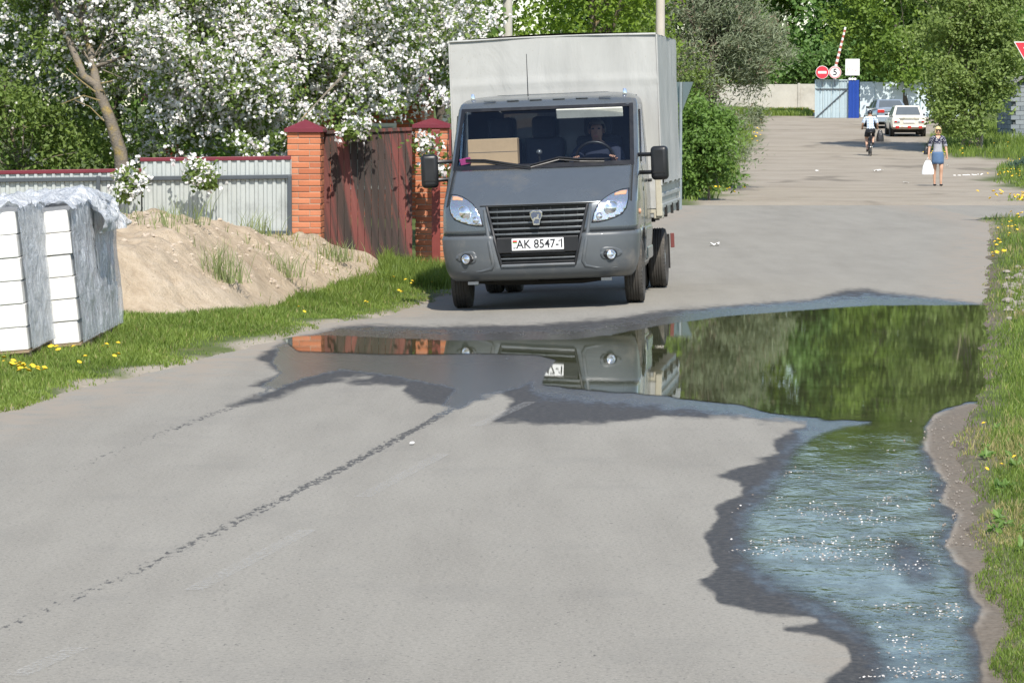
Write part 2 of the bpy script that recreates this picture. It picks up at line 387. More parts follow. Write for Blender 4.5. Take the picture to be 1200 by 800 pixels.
spk = t.noise(24, 4, .65, t.mapping(t.coord(), (1.3, .42, 1), (0, 0, R(-12))))
tkm = t.sstep(t.math('ADD', trk, t.math('MULTIPLY', t.math('SUBTRACT', spk, .5), 2.8)), .58, .80)
tkm = t.math('MULTIPLY', tkm, t.sstep(trk, .02, .2))
damp = t.math('MAXIMUM', damp, t.math('MULTIPLY', tkm, .85))
film = t.math('MULTIPLY', t.sstep(t.math('ADD', t.attr('film'), t.math('MULTIPLY', t.math('SUBTRACT', t.noise(7, 6, .65, t.mapping(t.coord(), (1, .35, 1))), .5), 1.1)), .30, .85), damp)
col = t.mix(damp, base, t.ramp(t.noise(26, 6, .75), [(.35, (.026, .025, .024)), (.5, (.046, .043, .039)), (.66, (.085, .078, .068))]))
col = t.mix(t.math('MULTIPLY', t.attr('mud'), t.math('ADD', .55, t.math('MULTIPLY', n_m, .6))), col, t.ramp(t.noise(30, 5, .7), [(.35, (.085, .068, .05)), (.65, (.17, .14, .105))]))
rough = t.mix(film, t.mix(damp, (.93,) * 3, (.7,) * 3), (.19,) * 3)
bm_ = t.bump(n_f, .35, .004, t.bump(n_m, .25, .006))
m_asph = t.done(t.bsdf(Base_Color=col, Roughness=rough, Specular_IOR_Level=t.mix(damp, (.3,) * 3, (.36,) * 3), Normal=bm_))
FILM = [(330, 402), (349, 414), (433, 417), (560, 417), (655, 419), (645, 440), (610, 452), (570, 466), (524, 486), (505, 490), (535, 455), (470, 442), (400, 432), (350, 445), (305, 464), (298, 458), (330, 437), (318, 425)]
pool_sd = sdf_poly(PX, PY, POOL)
mud_v = np.where(vis & (PX > 1050) & (PY > 473), smooth(3, -5, pool_sd) if False else 1 - smooth(-6, 2, pool_sd), 0)
film_v = np.maximum(smooth(-34, 4, np.where(vis, pool_sd, -99)), smooth(-8, 5, np.where(vis, sdf_poly(PX, PY, FILM), -99)))
edge_v = 1 - smooth(.2, 1.1, np.minimum(RXg - el[None, :], er[None, :] - RXg) - .2)
me = npmesh('asphalt_road', np.stack([RXg, RYg, RZg], -1).reshape(-1, 3), [grid_faces(*RXg.shape)], {'wet': wsd.ravel(), 'film': (film_v * (1 - mud_v) * (1 - .42 * smooth(495, 530, PY))).ravel(), 'mud': mud_v.ravel(), 'track': tk.ravel(), 'edge': edge_v.ravel()}, True)
road = tag(link('asphalt_road', me, m_asph), kind='structure')
# crossing street to both sides (4 mm above, butted against the main road sheet)
def strip(name, x0, x1, y0, y1, n=40):
    xs = np.linspace(x0, x1, n); ys = np.linspace(y0, y1, 8); A, B = np.meshgrid(xs, ys, indexing='ij')
    z = terrain(A, B) - .004
    return npmesh(name, np.stack([A, B, z], -1).reshape(-1, 3), [grid_faces(n, 8)], {'wet': np.full(A.size, -60.), 'track': np.zeros(A.size), 'film': np.zeros(A.size), 'mud': np.zeros(A.size), 'edge': np.zeros(A.size)}, True)
tag(link('crossing_street', strip('crossing_street', -60, 90, CROSS_N, CROSS_F + .8), m_asph), kind='structure')

# ---- painted centre line, worn
t = NT('worn_road_paint'); wear = t.sstep(t.noise(55, 5, .75), .42, .66)
pb = t.bsdf(Base_Color=(.52, .51, .48), Roughness=.8)
ms = t.n('MixShader'); t.set(ms.inputs[0], t.math('MULTIPLY', wear, .38)); t.t.links.new(t.n('BsdfTransparent').outputs[0], ms.inputs[1]); t.t.links.new(pb, ms.inputs[2]); m_paint = t.done(ms.outputs[0])
for a, b in (((20, 792), (92, 759)), ((226, 692), (362, 621)), ((424, 583), (520, 532)), ((556, 500), (622, 471))):
    A = Vector((*flat(*a), 0)); B = Vector((*flat(*b), 0)); d = (B - A).normalized(); s_ = Vector((d.y, -d.x, 0)) * .042
    n = 14; V = []
    for i in range(n + 1):
        p = A.lerp(B, i / n); V += [p - s_ + Vector((0, 0, .004)), p + s_ + Vector((0, 0, .004))]
    o = link('lane_marking', npmesh('lane_marking', [tuple(p) for p in V], [np.array([(2 * i, 2 * i + 1, 2 * i + 3, 2 * i + 2) for i in range(n)])]), m_paint, road)

# ---- puddle water, 4 mm above the asphalt
sel_v = (rv > 10) & (rv < 39)
sub = np.where(sel_v)[0]; X2, Y2, P2, Q2 = RXg[:, sub], RYg[:, sub], PX[:, sub], PY[:, sub]
psd = sdf_poly(P2, Q2, POOL) + fbm(X2, Y2 * .5, 4.0, 33, 4) * np.clip((Q2 - 400) / 20, .8, 8)
isl = sdf_poly(P2, Q2, ISLE) + fbm(X2, Y2, 9.0, 35, 3) * 2
psd = np.minimum(psd, -isl)
rip = smooth(480, 570, Q2 + (P2 - 1000) * .08)
fcs = grid_faces(*X2.shape); keep = (psd.ravel()[fcs] > -10).any(1); fcs = fcs[keep]
used, inv = np.unique(fcs, return_inverse=True)
V = np.stack([X2, Y2, np.full(X2.shape, .004)], -1).reshape(-1, 3)[used]
t = NT('puddle_water'); s_ = t.attr('edge'); rp = t.attr('ripple')
mp = t.mapping(t.coord(), (1, .55, 1))
h = t.math('ADD', t.math('MULTIPLY', t.noise(9, 3, .55, mp), 1.0), t.math('MULTIPLY', t.noise(34, 3, .5, mp), .5))
calm = t.math('ADD', .30, t.math('MULTIPLY', t.sstep(t.noise(1.3, 4, .6, t.mapping(t.coord(), (1, .5, 1))), .38, .66), .95))
hh = t.math('MULTIPLY', h, t.math('ADD', t.math('MULTIPLY', t.math('MULTIPLY', rp, calm), .0052), .00010))
nb = t.n('Bump', Strength=1.0, Distance=1.0, Height=hh).outputs[0]
bed = t.ramp(t.noise(3, 5, .6), [(.3, (.036, .042, .018)), (.7, (.075, .078, .04))])
wb_ = t.bsdf(Base_Color=bed, Roughness=t.mix(rp, (.012,) * 3, (.06,) * 3), IOR=1.33, Specular_IOR_Level=t.mix(rp, (.85,) * 3, (.42,) * 3), Normal=nb)
patch = t.math('ADD', .62, t.math('MULTIPLY', t.sstep(t.noise(4.5, 6, .65, mp), .38, .62), .36))
ms = t.n('MixShader'); t.set(ms.inputs[0], t.math('MULTIPLY', t.math('ADD', t.math('SUBTRACT', 1.0, rp), t.math('MULTIPLY', rp, patch)), t.sstep(t.math('ADD', s_, t.math('MULTIPLY', t.math('MULTIPLY', t.math('SUBTRACT', t.noise(16, 6, .7, mp), .5), 26.0), rp)), -1.0, t.math('ADD', 1.4, t.math('MULTIPLY', rp, 26.0))))); t.t.links.new(t.n('BsdfTransparent').outputs[0], ms.inputs[1]); t.t.links.new(wb_, ms.inputs[2])
m_water = t.done(ms.outputs[0])
me = npmesh('puddle_water', V, [inv.reshape(-1, 4)], {'edge': np.clip(psd.ravel()[used], -12, 45), 'ripple': rip.ravel()[used]}, True)
tag(link('puddle_water', me, m_water), kind='structure')
# petals and grit adrift on the water
def scatter_px(n, poly, x0, x1, y0, y1):
    out = []
    while len(out) < n:
        px = RNG.uniform(x0, x1, 4000); py = y0 + (y1 - y0) * RNG.uniform(0, 1, 4000) ** .8; k = sdf_poly(px, py, poly) > 3
        out += list(zip(px[k], py[k]))
    return np.array(out[:n])
PETAL_ZONE = [(850, 600), (905, 560), (960, 520), (1000, 500), (1085, 540), (1108, 590), (1118, 640), (1130, 700), (1140, 800), (1000, 800), (1010, 740), (900, 690), (850, 650)]
cand = scatter_px(4200, PETAL_ZONE, 840, 1150, 500, 800)
cl = fbm(*np.array([flat(*p) for p in cand]).T, 2.2, 41, 4) + RNG.normal(0, .12, len(cand)) + .25 * np.exp(-((cand[:, 0] - 1030 - (cand[:, 1] - 690) * .45) / 60) ** 2) * (cand[:, 1] > 590)
cand = cand[np.argsort(-cl)[:1000]]
W = np.array([flat(*p) for p in cand]); n = len(W); W = np.c_[W, np.full(n, .0075)]
pet_w = leaves_mesh('petals', W, .0105, .9, up=2.5, v=RNG.uniform(0, 1, n)); 
for v in pet_w.vertices: v.co.z = max(.0062, min(v.co.z, .016))
t = NT('petal_flake'); m_petal = t.done(t.bsdf(Base_Color=t.ramp(t.attr('v'), [(0, (.08, .065, .05)), (.35, (.30, .24, .19)), (.6, (.52, .47, .42)), (1, (.74, .72, .68))]), Roughness=.7))
tag(link('floating_petals', pet_w, m_petal), 'pale fallen petals and grit drifting on the rippled water', 'petals', kind='stuff')
# ================================================================== TRUCK
m_body = mat('truck_grey_paint', (.100, .114, .126), .27, .3, .06, 2.0, coat=.45, bump=.02, bscale=60, dirt=((.16, .155, .14), 1.6))
m_bump = mat('grey_bumper_plastic', (.084, .093, .100), .42, .0, .06, 3.0, coat=.08, dirt=((.17, .16, .145), 2.2))
m_black = mat('black_plastic', (.012, .012, .013), .42, 0, .2, 8)
m_dark = mat('dark_underbody', (.015, .014, .013), .85, 0, .3, 6)
m_slat = mat('satin_grey_slat', (.16, .17, .18), .32, .55, .1, 8)
m_chrome = mat('chrome', (.72, .73, .75), .12, 1.0, .05, 5)
m_tyre = mat('dusty_tyre', (.055, .050, .044), .88, 0, .3, 9, 70, .5, .004, dirt=((.12, .105, .085), 5.0))
m_rim = mat('steel_rim', (.42, .43, .44), .42, .8, .1, 8, dirt=((.2, .17, .13), 6.0))
m_tarp = None
t = NT('tarpaulin'); nz = t.noise(.9, 5); st = t.noise(5.0, 5, .6, t.mapping(t.coord(), (1, 1, .18)))
c_ = t.ramp(t.math('ADD', t.math('MULTIPLY', nz, .5), t.math('MULTIPLY', st, .5)), [(.3, (.33, .33, .315)), (.5, (.39, .39, .37)), (.72, (.44, .44, .42))])
sep = t.n('SeparateXYZ', Vector=t.coord()).outputs[2]
stain = t.math('MULTIPLY', t.sstep(t.noise(6.2, 6, .7), .60, .74), t.sstep(sep, 2.60, 2.86))
c_ = t.mix(t.math('MULTIPLY', stain, .7), c_, (.24, .22, .16))
c_ = t.mix(t.sstep(t.noise(60, 3), .66, .72), c_, (.33, .31, .26))
m_tarp = t.done(t.bsdf(Base_Color=c_, Roughness=.62, Normal=t.bump(t.noise(240, 2), .12, .002, t.bump(t.noise(2.2, 4, .5, t.mapping(t.coord(), (1, 1, .5)), 1.2), .35, .06))))
m_board = mat('drop_side_metal', (.36, .37, .36), .5, .3, .12, 3, dirt=((.22, .19, .15), 3.0))
m_beige = mat('beige_painted_steel', (.46, .43, .34), .55, .1, .12, 4, dirt=((.22, .15, .08), 4.0))
m_fabric = mat('dark_seat_fabric', (.045, .050, .062), .9, 0, .2, 12)
m_dash = mat('dashboard_plastic', (.085, .09, .095), .6, 0, .1, 6)
m_card = mat('cardboard', (.50, .35, .21), .85, 0, .08, 5)
m_white_pl = mat('white_plate', (.78, .78, .76), .4, 0, .03, 5)
m_red = mat('red_reflector', (.16, .045, .04), .5, 0, .1, 8)
m_amber = mat('amber_lens', (.70, .38, .22), .15, .2, .1, 8, coat=.6)
m_pink = mat('pink_card', (.75, .10, .35), .6, 0, .05, 8)
t = NT('windscreen_glass')
fr = t.n('Fresnel', IOR=1.5).outputs[0]
ms = t.n('MixShader'); t.set(ms.inputs[0], t.math('MULTIPLY', fr, 1.0)); tb = t.n('BsdfTransparent', Color=(.84, .88, .90)); gb = t.n('BsdfGlossy', Roughness=.02, Color=(.9, .93, 1))
t.t.links.new(tb.outputs[0], ms.inputs[1]); t.t.links.new(gb.outputs[0], ms.inputs[2]); m_glass = t.done(ms.outputs[0])
t = NT('headlight_reflector'); v = t.n('TexVoronoi', Scale=38).outputs['Color']
m_lampin = t.done(t.bsdf(Base_Color=t.mix(.22, (.66, .69, .73), v), Metallic=.85, Roughness=.18, Coat_Weight=.8, Normal=t.bump(t.n('TexVoronoi', Scale=26).outputs[0], .3, .006)))
m_lens = mat('bright_lens', (.80, .82, .85), .08, .9, .04, 20, bump=.4, bscale=60, coat=.8)

TRX, TRY, YAW, ROLL = .29, 35.5, -6.5, -2.2
truck = empty('truck', label='dark grey delivery truck with pale tarpaulin box driving towards the puddle', cat='truck')
truck.matrix_world = Matrix.Translation((TRX, TRY, -.0365)) @ Matrix.Rotation(R(YAW), 4, 'Z') @ Matrix.Rotation(R(ROLL), 4, 'Y')
TM = truck.matrix_world.copy()
# --- cab shell
_pz = [.315, .34, .40, .50, .66, .765, .785, .80, .90, 1.00, 1.075, 1.10, 1.12, 1.18, 1.28, 1.38, 1.455, 1.475, 2.115, 2.135, 2.17, 2.215, 2.245, 2.262]
_py = [.14, .075, .02, .0, .0, .008, .016, .045, .050, .058, .075, .085, .115, .20, .37, .55, .705, .74, 1.38, 1.405, 1.45, 1.56, 1.75, 2.0]
def yf(z): return np.interp(z, _pz, _py)
def wf(z): return np.interp(z, [.315, .36, .45, .65, .765, .80, 1.1, 1.47, 2.12, 2.18, 2.225, 2.25, 2.262], [.93, .975, 1.01, 1.035, 1.04, 1.03, 1.03, 1.015, .975, .955, .90, .80, .62])
def df(z): return np.interp(z, [.3, .8, 1.1, 1.47, 2.12, 2.262], [.36, .34, .40, .30, .24, .20])
def gf(z): return np.interp(z, [.475, 1.09], [.385, .53])
NE = 2.7
def ysurf(x, z): return yf(z) + df(z) * (1 - (1 - np.minimum(np.abs(x) / wf(z), 1) ** NE) ** (1 / NE))
zs = np.array(sorted(set([.315, .327, .34, .37, .40, .44, .475, .52, .56, .60, .66, .71, .75, .765, .785, .80, .85, .90, .95, 1.0, 1.04, 1.09, 1.10, 1.12, 1.15, 1.18, 1.23, 1.28, 1.33, 1.38, 1.42, 1.455, 1.475] + list(np.linspace(1.475, 2.115, 9)) + [2.135, 2.15, 2.17, 2.19, 2.215, 2.23, 2.245, 2.255, 2.262])))
NA, NB, NC, NS = 8, 8, 7, 18
cols = []; 
def halfrow(z):
    g = gf(z); w = wf(z); xw = .945 * w; pts = []
    xs = list(np.linspace(0, g, NA + 1)) + list(np.linspace(g, xw, NB + 1)[1:]) + list(w * (.945 + .055 * np.sin(np.linspace(0, 1, NC + 1)[1:] * math.pi / 2)))
    for x in xs: pts.append((x, float(ysurf(x, z)), z))
    y0 = float(yf(z) + df(z)); 
    for k in range(1, NS + 1):
        y = y0 + (2.27 - y0) * k / NS
        pts.append((w, y, z))
    return pts
rows = []
for z in zs:
    h = halfrow(float(z)); h2 = []
    for x, y, zz in h:
        if abs(y - 1.0) < .46 and x > .75:
            a = .345 + math.sqrt(max(0, .46 ** 2 - (y - 1.0) ** 2)); zz = max(zz, min(a, .80) if a < .9 else a)
        h2.append((x, y, zz))
    rows.append([(-x, y, q) for x, y, q in h2[:0:-1]] + h2)
NR, NCc = len(rows), len(rows[0]); mid = NCc // 2
SV = np.array(rows).reshape(-1, 3)
def shell_part(name, fn, m, parent, off=0.0, sm=40):
    fs = []; idx = np.arange(NR * NCc).reshape(NR, NCc)
    for i in range(NR - 1):
        zc = (zs[i] + zs[i + 1]) / 2
        for j in range(NCc - 1):
            c = max(abs(j - mid), abs(j + 1 - mid)) - 1; sgn = 1 if j >= mid else -1
            yc = SV[idx[i, j], 1]
            if fn(zc, c, yc, sgn): fs.append((idx[i, j], idx[i, j + 1], idx[i + 1, j + 1], idx[i + 1, j]))
    fs = np.array(fs); u, inv = np.unique(fs, return_inverse=True)
    me = bpy.data.meshes.new(name); V = SV[u].copy()
    me.from_pydata([tuple(p) for p in V], [], [tuple(q) for q in inv.reshape(-1, 4)])
    finish(me, sm)
    o = link(name, me, m, parent)
    so = o.modifiers.new('skin', 'SOLIDIFY'); so.thickness = .006; so.offset = -1
    return o
nF = NA + NB + NC
is_ws = lambda z, c: c < NA + NB and 1.475 < z < 2.115
is_gr = lambda z, c: c < NA and .475 < z < 1.09
is_win = lambda z, c: nF + 2 <= c < nF + 13 and 1.50 < z < 2.08
is_hood = lambda z, c: c < NA + NB and 1.10 < z < 1.475
is_bump = lambda z, c, y: z < .80 and (c < nF or y < .55)
is_door = lambda z, c, y: c >= nF + 1 and .45 < z < 2.10 and y > 1.22
m_cab = m_body
cab = shell_part('cab_body', lambda z, c, y, s: not (is_ws(z, c) or is_gr(z, c) or is_win(z, c) or is_hood(z, c) or is_bump(z, c, y) or is_door(z, c, y)), m_body, truck)
shell_part('hood', lambda z, c, y, s: is_hood(z, c), m_body, truck)
shell_part('front_bumper', lambda z, c, y, s: is_bump(z, c, y) and not is_gr(z, c), m_bump, truck)
doors = []
for sg in (-1, 1):
    dr = shell_part('door', lambda z, c, y, s: s == sg and is_door(z, c, y) and not is_win(z, c), m_body, truck)
    shell_part('door_glass', lambda z, c, y, s: s == sg and is_win(z, c), m_glass, dr)
    MB().box((sg * 1.05, 1.98, 1.28), (.04, .16, .035)).build('door_handle', m_black, dr, bevel=.008)
    MB().tube([(sg * 1.006, 1.30, 1.50), (sg * .985, 1.62, 2.05)], .016, 6).build('window_seal', m_black, dr)
MB().prism([(x, float(ysurf(x, 2.262)), 2.261) for x in np.linspace(-.61, .61, 13)] + [(.62, 2.27, 2.261), (-.62, 2.27, 2.261)], (0, 0, .004)).build('roof_panel', m_body, truck)
# windscreen with black border
ws = shell_part('windshield', lambda z, c, y, s: is_ws(z, c), m_glass, truck); ws.modifiers.clear()
def ws_pt(u, v, off=-.006):           # u -1..1 across, v 0..1 up
    z = 1.475 + .64 * v; x = u * .945 * float(wf(z)); return Vector((x, float(ysurf(x, z)) + off * .7, z - off * .7))
b = MB(); bw = .050
def ring(u0, v0): return [ws_pt(-u0 + 2 * u0 * k / 16, v0) for k in range(17)]
path_o = [(-1 + k / 8, 0) for k in range(17)] + [(1, k / 8) for k in range(1, 9)] + [(1 - k / 8, 1) for k in range(1, 17)] + [(-1, 1 - k / 8) for k in range(1, 8)]
vo = [ws_pt(u * 1.012, -.012 + 1.024 * v) for u, v in path_o]; vi = [ws_pt(u * .968, .062 + (v) * .895) for u, v in path_o]; n_ = len(path_o)
MB().add(vo + vi, [(i, (i + 1) % n_, n_ + (i + 1) % n_, n_ + i) for i in range(n_)]).build('windshield_border', m_black, ws, 60)
def on_ws(x, z, off=-.02): return Vector((x, float(ysurf(x, z)) + off * .7, z - off * .7))
for pts in ([(-.83, 1.565), (-.62, 1.555), (-.30, 1.50), (-.12, 1.470)], [(-.12, 1.485), (.18, 1.555), (.40, 1.53), (.66, 1.520)]):
    w_ = MB().tube([on_ws(*p, -.022) for p in pts], [.012, .014, .015, .017], 6).build('wiper', m_black, truck, 60)
    MB().tube([on_ws(p[0], p[1] - .012, -.010) for p in pts], .009, 5).build('blade', m_black, w_)
# hood edge seams
for sg in (-1, 1):
    MB().tube([(sg * .945 * float(wf(z)), float(ysurf(.945 * wf(z), z)) - .001, z) for z in np.linspace(1.10, 1.475, 9)], .006, 5).build('hood_seam', m_dark, truck)
MB().tube([(x, float(ysurf(x, 1.10)) - .002, 1.100) for x in np.linspace(-.60, .60, 17)], .007, 5).build('hood_seam', m_dark, truck)
for sg in (-1, 1):
    MB().tube([(sg * x, float(ysurf(x, .795)) - .002, .795) for x in np.linspace(.56, 1.0, 9)], .0045, 5).build('bumper_seam', m_dark, truck)
    # raised rib that runs down beside the grille and sweeps outwards
    rib = [(.555, 1.06), (.545, .95), (.525, .82), (.505, .70), (.485, .58), (.47, .50), (.49, .45), (.60, .425), (.80, .42), (.95, .43)]
    MB().tube([(sg * x, float(ysurf(x, z)) + .012, z) for x, z in rib], [.020, .022, .024, .025, .026, .025, .022, .018, .014, .008], 8).build('bumper_rib', m_bump, truck, 60)
# grille
gr = MB(); 
for z0, z1 in ((.475, 1.09),):
    gr.add([(-gf(z0), .17, z0), (gf(z0), .17, z0), (gf(z1), .20, z1), (-gf(z1), .20, z1)], [(0, 1, 2, 3)])
    for sg in (-1, 1): gr.add([(sg * gf(z0), .17, z0), (sg * gf(z1), .20, z1), (sg * gf(z1), float(ysurf(gf(z1), z1)), z1), (sg * gf(z0), float(ysurf(gf(z0), z0)), z0)], [(0, 1, 2, 3)])
    gr.add([(-gf(z0), .17, z0), (gf(z0), .17, z0), (gf(z0), .03, z0), (-gf(z0), .03, z0)], [(0, 1, 2, 3)])
grille = gr.build('grille', m_black, truck)
def bar(z, h, yo, m, name, k=1.0, parent=None, d=.03):
    g = float(gf(z)) * k; xs = np.linspace(-g, g, 13); o = MB(); V = []; 
    for x in xs:
        y = float(ysurf(x, z)) + yo; V += [(x, y, z + h / 2), (x, y + d, z + h / 2 - .004), (x, y + d, z - h / 2), (x, y, z - h / 2)]
    Fc = []
    for i in range(12):
        for k2 in range(4): Fc.append((4 * i + k2, 4 * i + (k2 + 1) % 4, 4 * i + 4 + (k2 + 1) % 4, 4 * i + 4 + k2))
    Fc += [(0, 1, 2, 3), (48, 49, 50, 51)]
    return o.add(V, Fc).build(name, m, parent or grille, bevel=.003)
for z in (1.035, .975, .915, .855, .80): bar(z, .020, .012, m_slat, 'slat')
for z in (1.005, .945, .885, .828): bar(z, .012, .055, m_black, 'slat', .98)
for z in (.585, .545, .505): bar(z, .014, .02, m_black if z != .545 else m_slat, 'slat')
for x in np.linspace(-.42, .42, 7):
    MB().box((x, .11, .92), (.010, .02, .30)).build('grille_post', m_black, grille)
for sg in (-1, 1):
    MB().tube([(sg * float(gf(z)) * 1.0, float(ysurf(gf(z), z)) + .002, z) for z in np.linspace(.47, 1.09, 8)], .016, 6).build('grille_frame', m_black, grille, 60)
MB().tube([(x, float(ysurf(x, .472)), .472) for x in np.linspace(-.385, .385, 9)], .018, 6).build('grille_frame', m_bump, grille, 60)
MB().box((0, .03, .685), (.86, .06, .165)).build('plate_panel', m_black, truck, bevel=.01)
# emblem: shield outline with a leaping deer
def shield(k): return [(-.062 * k, -.02, .052 * k), (-.035 * k, -.02, .072 * k), (0, -.02, .066 * k), (.035 * k, -.02, .072 * k), (.062 * k, -.02, .052 * k), (.060 * k, -.02, .015 * k), (.038 * k, -.02, -.03 * k), (.030 * k, -.02, -.072 * k), (-.030 * k, -.02, -.072 * k), (-.038 * k, -.02, -.03 * k), (-.060 * k, -.02, .015 * k)]
em = MB().prism(shield(1.08), (0, .03, 0)).build('emblem', m_chrome, truck, bevel=.004); em.location = (0, .0, .965)
m_emb = mat('emblem_blue_grey', (.10, .12, .17), .3, .3, .05, 6)
e2 = MB().prism([(x, y - .003, z) for x, y, z in shield(.84)], (0, .004, 0)).build('emblem_field', m_emb, em)
deer = [(-.040, -.02), (-.020, .002), (.004, .006), (.014, .022), (.008, .040), (.018, .030), (.022, .044), (.026, .030), (.036, .026), (.028, .018), (.024, .004), (.034, -.012), (.044, -.016), (.024, -.020), (.010, -.012), (-.010, -.014), (-.018, -.030), (-.030, -.044), (-.028, -.022)]
MB().prism([(x, -.0275, z) for x, z in deer], (0, .004, 0)).build('deer_figure', m_chrome, em)
# number plate
def text(name, s, size, m, parent, loc, rot=(math.pi / 2, 0, 0), sx=1.0, ext=.0012, align='CENTER', bold=0.0):
    cu = bpy.data.curves.new(name, 'FONT'); cu.body = s; cu.size = size; cu.extrude = ext; cu.align_x = align; cu.align_y = 'CENTER'; cu.offset = bold
    o = bpy.data.objects.new(name + '_curve', cu); COL.objects.link(o); dg = bpy.context.evaluated_depsgraph_get()
    me = bpy.data.meshes.new_from_object(o.evaluated_get(dg)); me.name = name; bpy.data.objects.remove(o); bpy.data.curves.remove(cu)
    me.materials.clear(); q = link(name, me, m, parent); q.location = loc; q.rotation_euler = rot; q.scale = (sx, 1, 1); return q
plate = MB().box((0, 0, 0), (.545, .012, .125)).build('number_plate', m_white_pl, truck, bevel=.006); plate.location = (.005, -.012, .690)
m_ink = mat('black_ink', (.015, .015, .02), .5)
text('plate_text', 'AK 8547-1', .126, m_ink, plate, (.028, -.0068, .0), sx=.90, bold=.0016)
MB().box((.229, -.0075, .030), (.026, .0024, .009), Matrix.Rotation(R(-42), 3, 'Y')).build('digit_flag', m_ink, plate)
text('country_text', 'BY', .035, m_ink, plate, (-.238, -.0068, -.035), sx=.9)
m_flag_r = mat('flag_red', (.6, .03, .03), .5); m_flag_g = mat('flag_green', (.03, .3, .06), .5)
MB().box((-.238, -.0065, .036), (.046, .002, .018)).build('flag_red_band', m_flag_r, plate)
MB().box((-.238, -.0065, .022), (.046, .002, .010)).build('flag_green_band', m_flag_g, plate)
MB().box((0, 0, 0), (.56, .012, .022)).build('plate_holder', m_black, truck).location = (.005, -.013, .614)
# headlights
def surf_patch(poly, off, n=14):
    P = np.array(poly); x0, z0 = P.min(0); x1, z1 = P.max(0); bm = bmesh.new()
    vs = [bm.verts.new((x, 0, z)) for x, z in poly]; f = bm.faces.new(vs)
    for k in range(1, n): 
        x = x0 + (x1 - x0) * k / n; bmesh.ops.bisect_plane(bm, geom=bm.verts[:] + bm.edges[:] + bm.faces[:], plane_co=(x, 0, 0), plane_no=(1, 0, 0))
        z = z0 + (z1 - z0) * k / n; bmesh.ops.bisect_plane(bm, geom=bm.verts[:] + bm.edges[:] + bm.faces[:], plane_co=(0, 0, z), plane_no=(0, 0, 1))
    for v in bm.verts: v.co.y = float(ysurf(v.co.x, v.co.z)) - off
    r = bmesh.ops.extrude_face_region(bm, geom=bm.faces[:])
    for e in r['geom']:
        if isinstance(e, bmesh.types.BMVert): e.co.y += off + .03
    bmesh.ops.recalc_face_normals(bm, faces=bm.faces); me = bpy.data.meshes.new('patch'); bm.to_mesh(me); bm.free()
    for p in me.polygons: p.use_smooth = True
    return me
HL = [(.935, 1.222), (.87, 1.216), (.81, 1.198), (.745, 1.165), (.685, 1.123), (.635, 1.065), (.60, .99), (.578, .90), (.65, .902), (.735, .918), (.81, .942), (.875, .972), (.918, 1.03), (.938, 1.12)]
for sg in (-1, 1):
    H = [(sg * x, z) for x, z in HL]; cx = sum(x for x, z in H) / len(H); cz = sum(z for x, z in H) / len(H)
    hl = link('headlight', surf_patch(H, .010), m_lampin, truck)
    link('headlight_rim', surf_patch([(cx + (x - cx) * 1.07, cz + (z - cz) * 1.07) for x, z in H], .004), m_black, hl)
    def disc(x, z, r, m, name, bulge=.03, off=.012):
        y = float(ysurf(abs(x), z)) - off; nx = .55 * sg
        o = MB().lathe([(r, 0), (r * .98, -.006), (r * .86, -.012), (r * .80, -.004), (r * .6, -.004 - bulge * .5), (r * .3, -.004 - bulge), (0.002, -.004 - bulge * 1.1)], 24, 'y').build(name, m, hl, 40)
        o.location = (x, y, z); o.rotation_euler = (0, 0, .55 * sg); return o
    disc(sg * .775, 1.035, .085, m_lens, 'low_beam_lamp', .03, .004)
    disc(sg * .655, .955, .042, m_lens, 'high_beam_lamp', .015, .006)
    link('turn_indicator', surf_patch([(sg * x, z) for x, z in [(.925, 1.213), (.86, 1.207), (.80, 1.185), (.80, 1.165), (.86, 1.172), (.918, 1.17)]], .014, 5), m_amber, hl)
    # fog lamp in its pocket
    pk = link('fog_lamp_pocket', surf_patch([(sg * (.742 + .115 * math.cos(a) + .02 * math.cos(2 * a)), .572 + .068 * math.sin(a)) for a in np.linspace(0, 2 * math.pi, 20, endpoint=False)], .003, 6), m_bump, truck)
    link('painted_pocket_shade', surf_patch([(sg * (.752 + .072 * math.cos(a)), .560 + .055 * math.sin(a)) for a in np.linspace(0, 2 * math.pi, 18, endpoint=False)], .005, 4), m_black, pk)  # black patch painted in for the shade inside the lamp pocket
    fl = MB().lathe([(.048, 0), (.048, -.02), (.040, -.024), (.036, -.012), (.02, -.022), (.001, -.026)], 20, 'y').build('fog_lamp', m_lens, pk, 40)
    fl.location = (sg * .756, float(ysurf(.756, .555)) - .006, .555); fl.rotation_euler = (0, 0, .45 * sg)
    # tow cover
    MB().box((sg * .70, .12, .300), (.11, .05, .03)).build('tow_bracket', m_slat, truck)
    # mirrors
    mi = MB().box((0, 0, 0), (.185, .12, .36)).build('side_mirror', m_black, truck, 40, bevel=.045, seg=4); mi.location = (sg * 1.235, .98, 1.475); mi.rotation_euler = (0, 0, sg * -.12)
    MB().box((0, -.052, -.10), (.13, .03, .012)).build('mirror_lip', m_dark, mi)
    for dz in (-.095, .095): MB().tube([(sg * .99, 1.08, 1.475 + dz), (sg * 1.10, 1.0, 1.475 + dz), (sg * 1.17, .99, 1.475 + dz)], .022, 8).build('mirror_arm', m_black, truck, 40)
    MB().lathe([(.024, 0), (.024, .03), (.016, .055), (.001, .062)], 12, 'z').build('marker_lamp', m_lens, truck, 40).location = (sg * .83, 1.72, 2.232)
    sd_ = MB().lathe([(.03, 0), (.03, .012), (.001, .02)], 12, 'x').build('side_repeater', m_amber, truck); sd_.location = (sg * 1.03, .62, .98); sd_.scale = (sg, 1, 1)
MB().tube([(-.22, 1.66, 2.24), (-.225, 1.70, 2.70)], [.006, .0035], 6).build('antenna', m_black, truck)
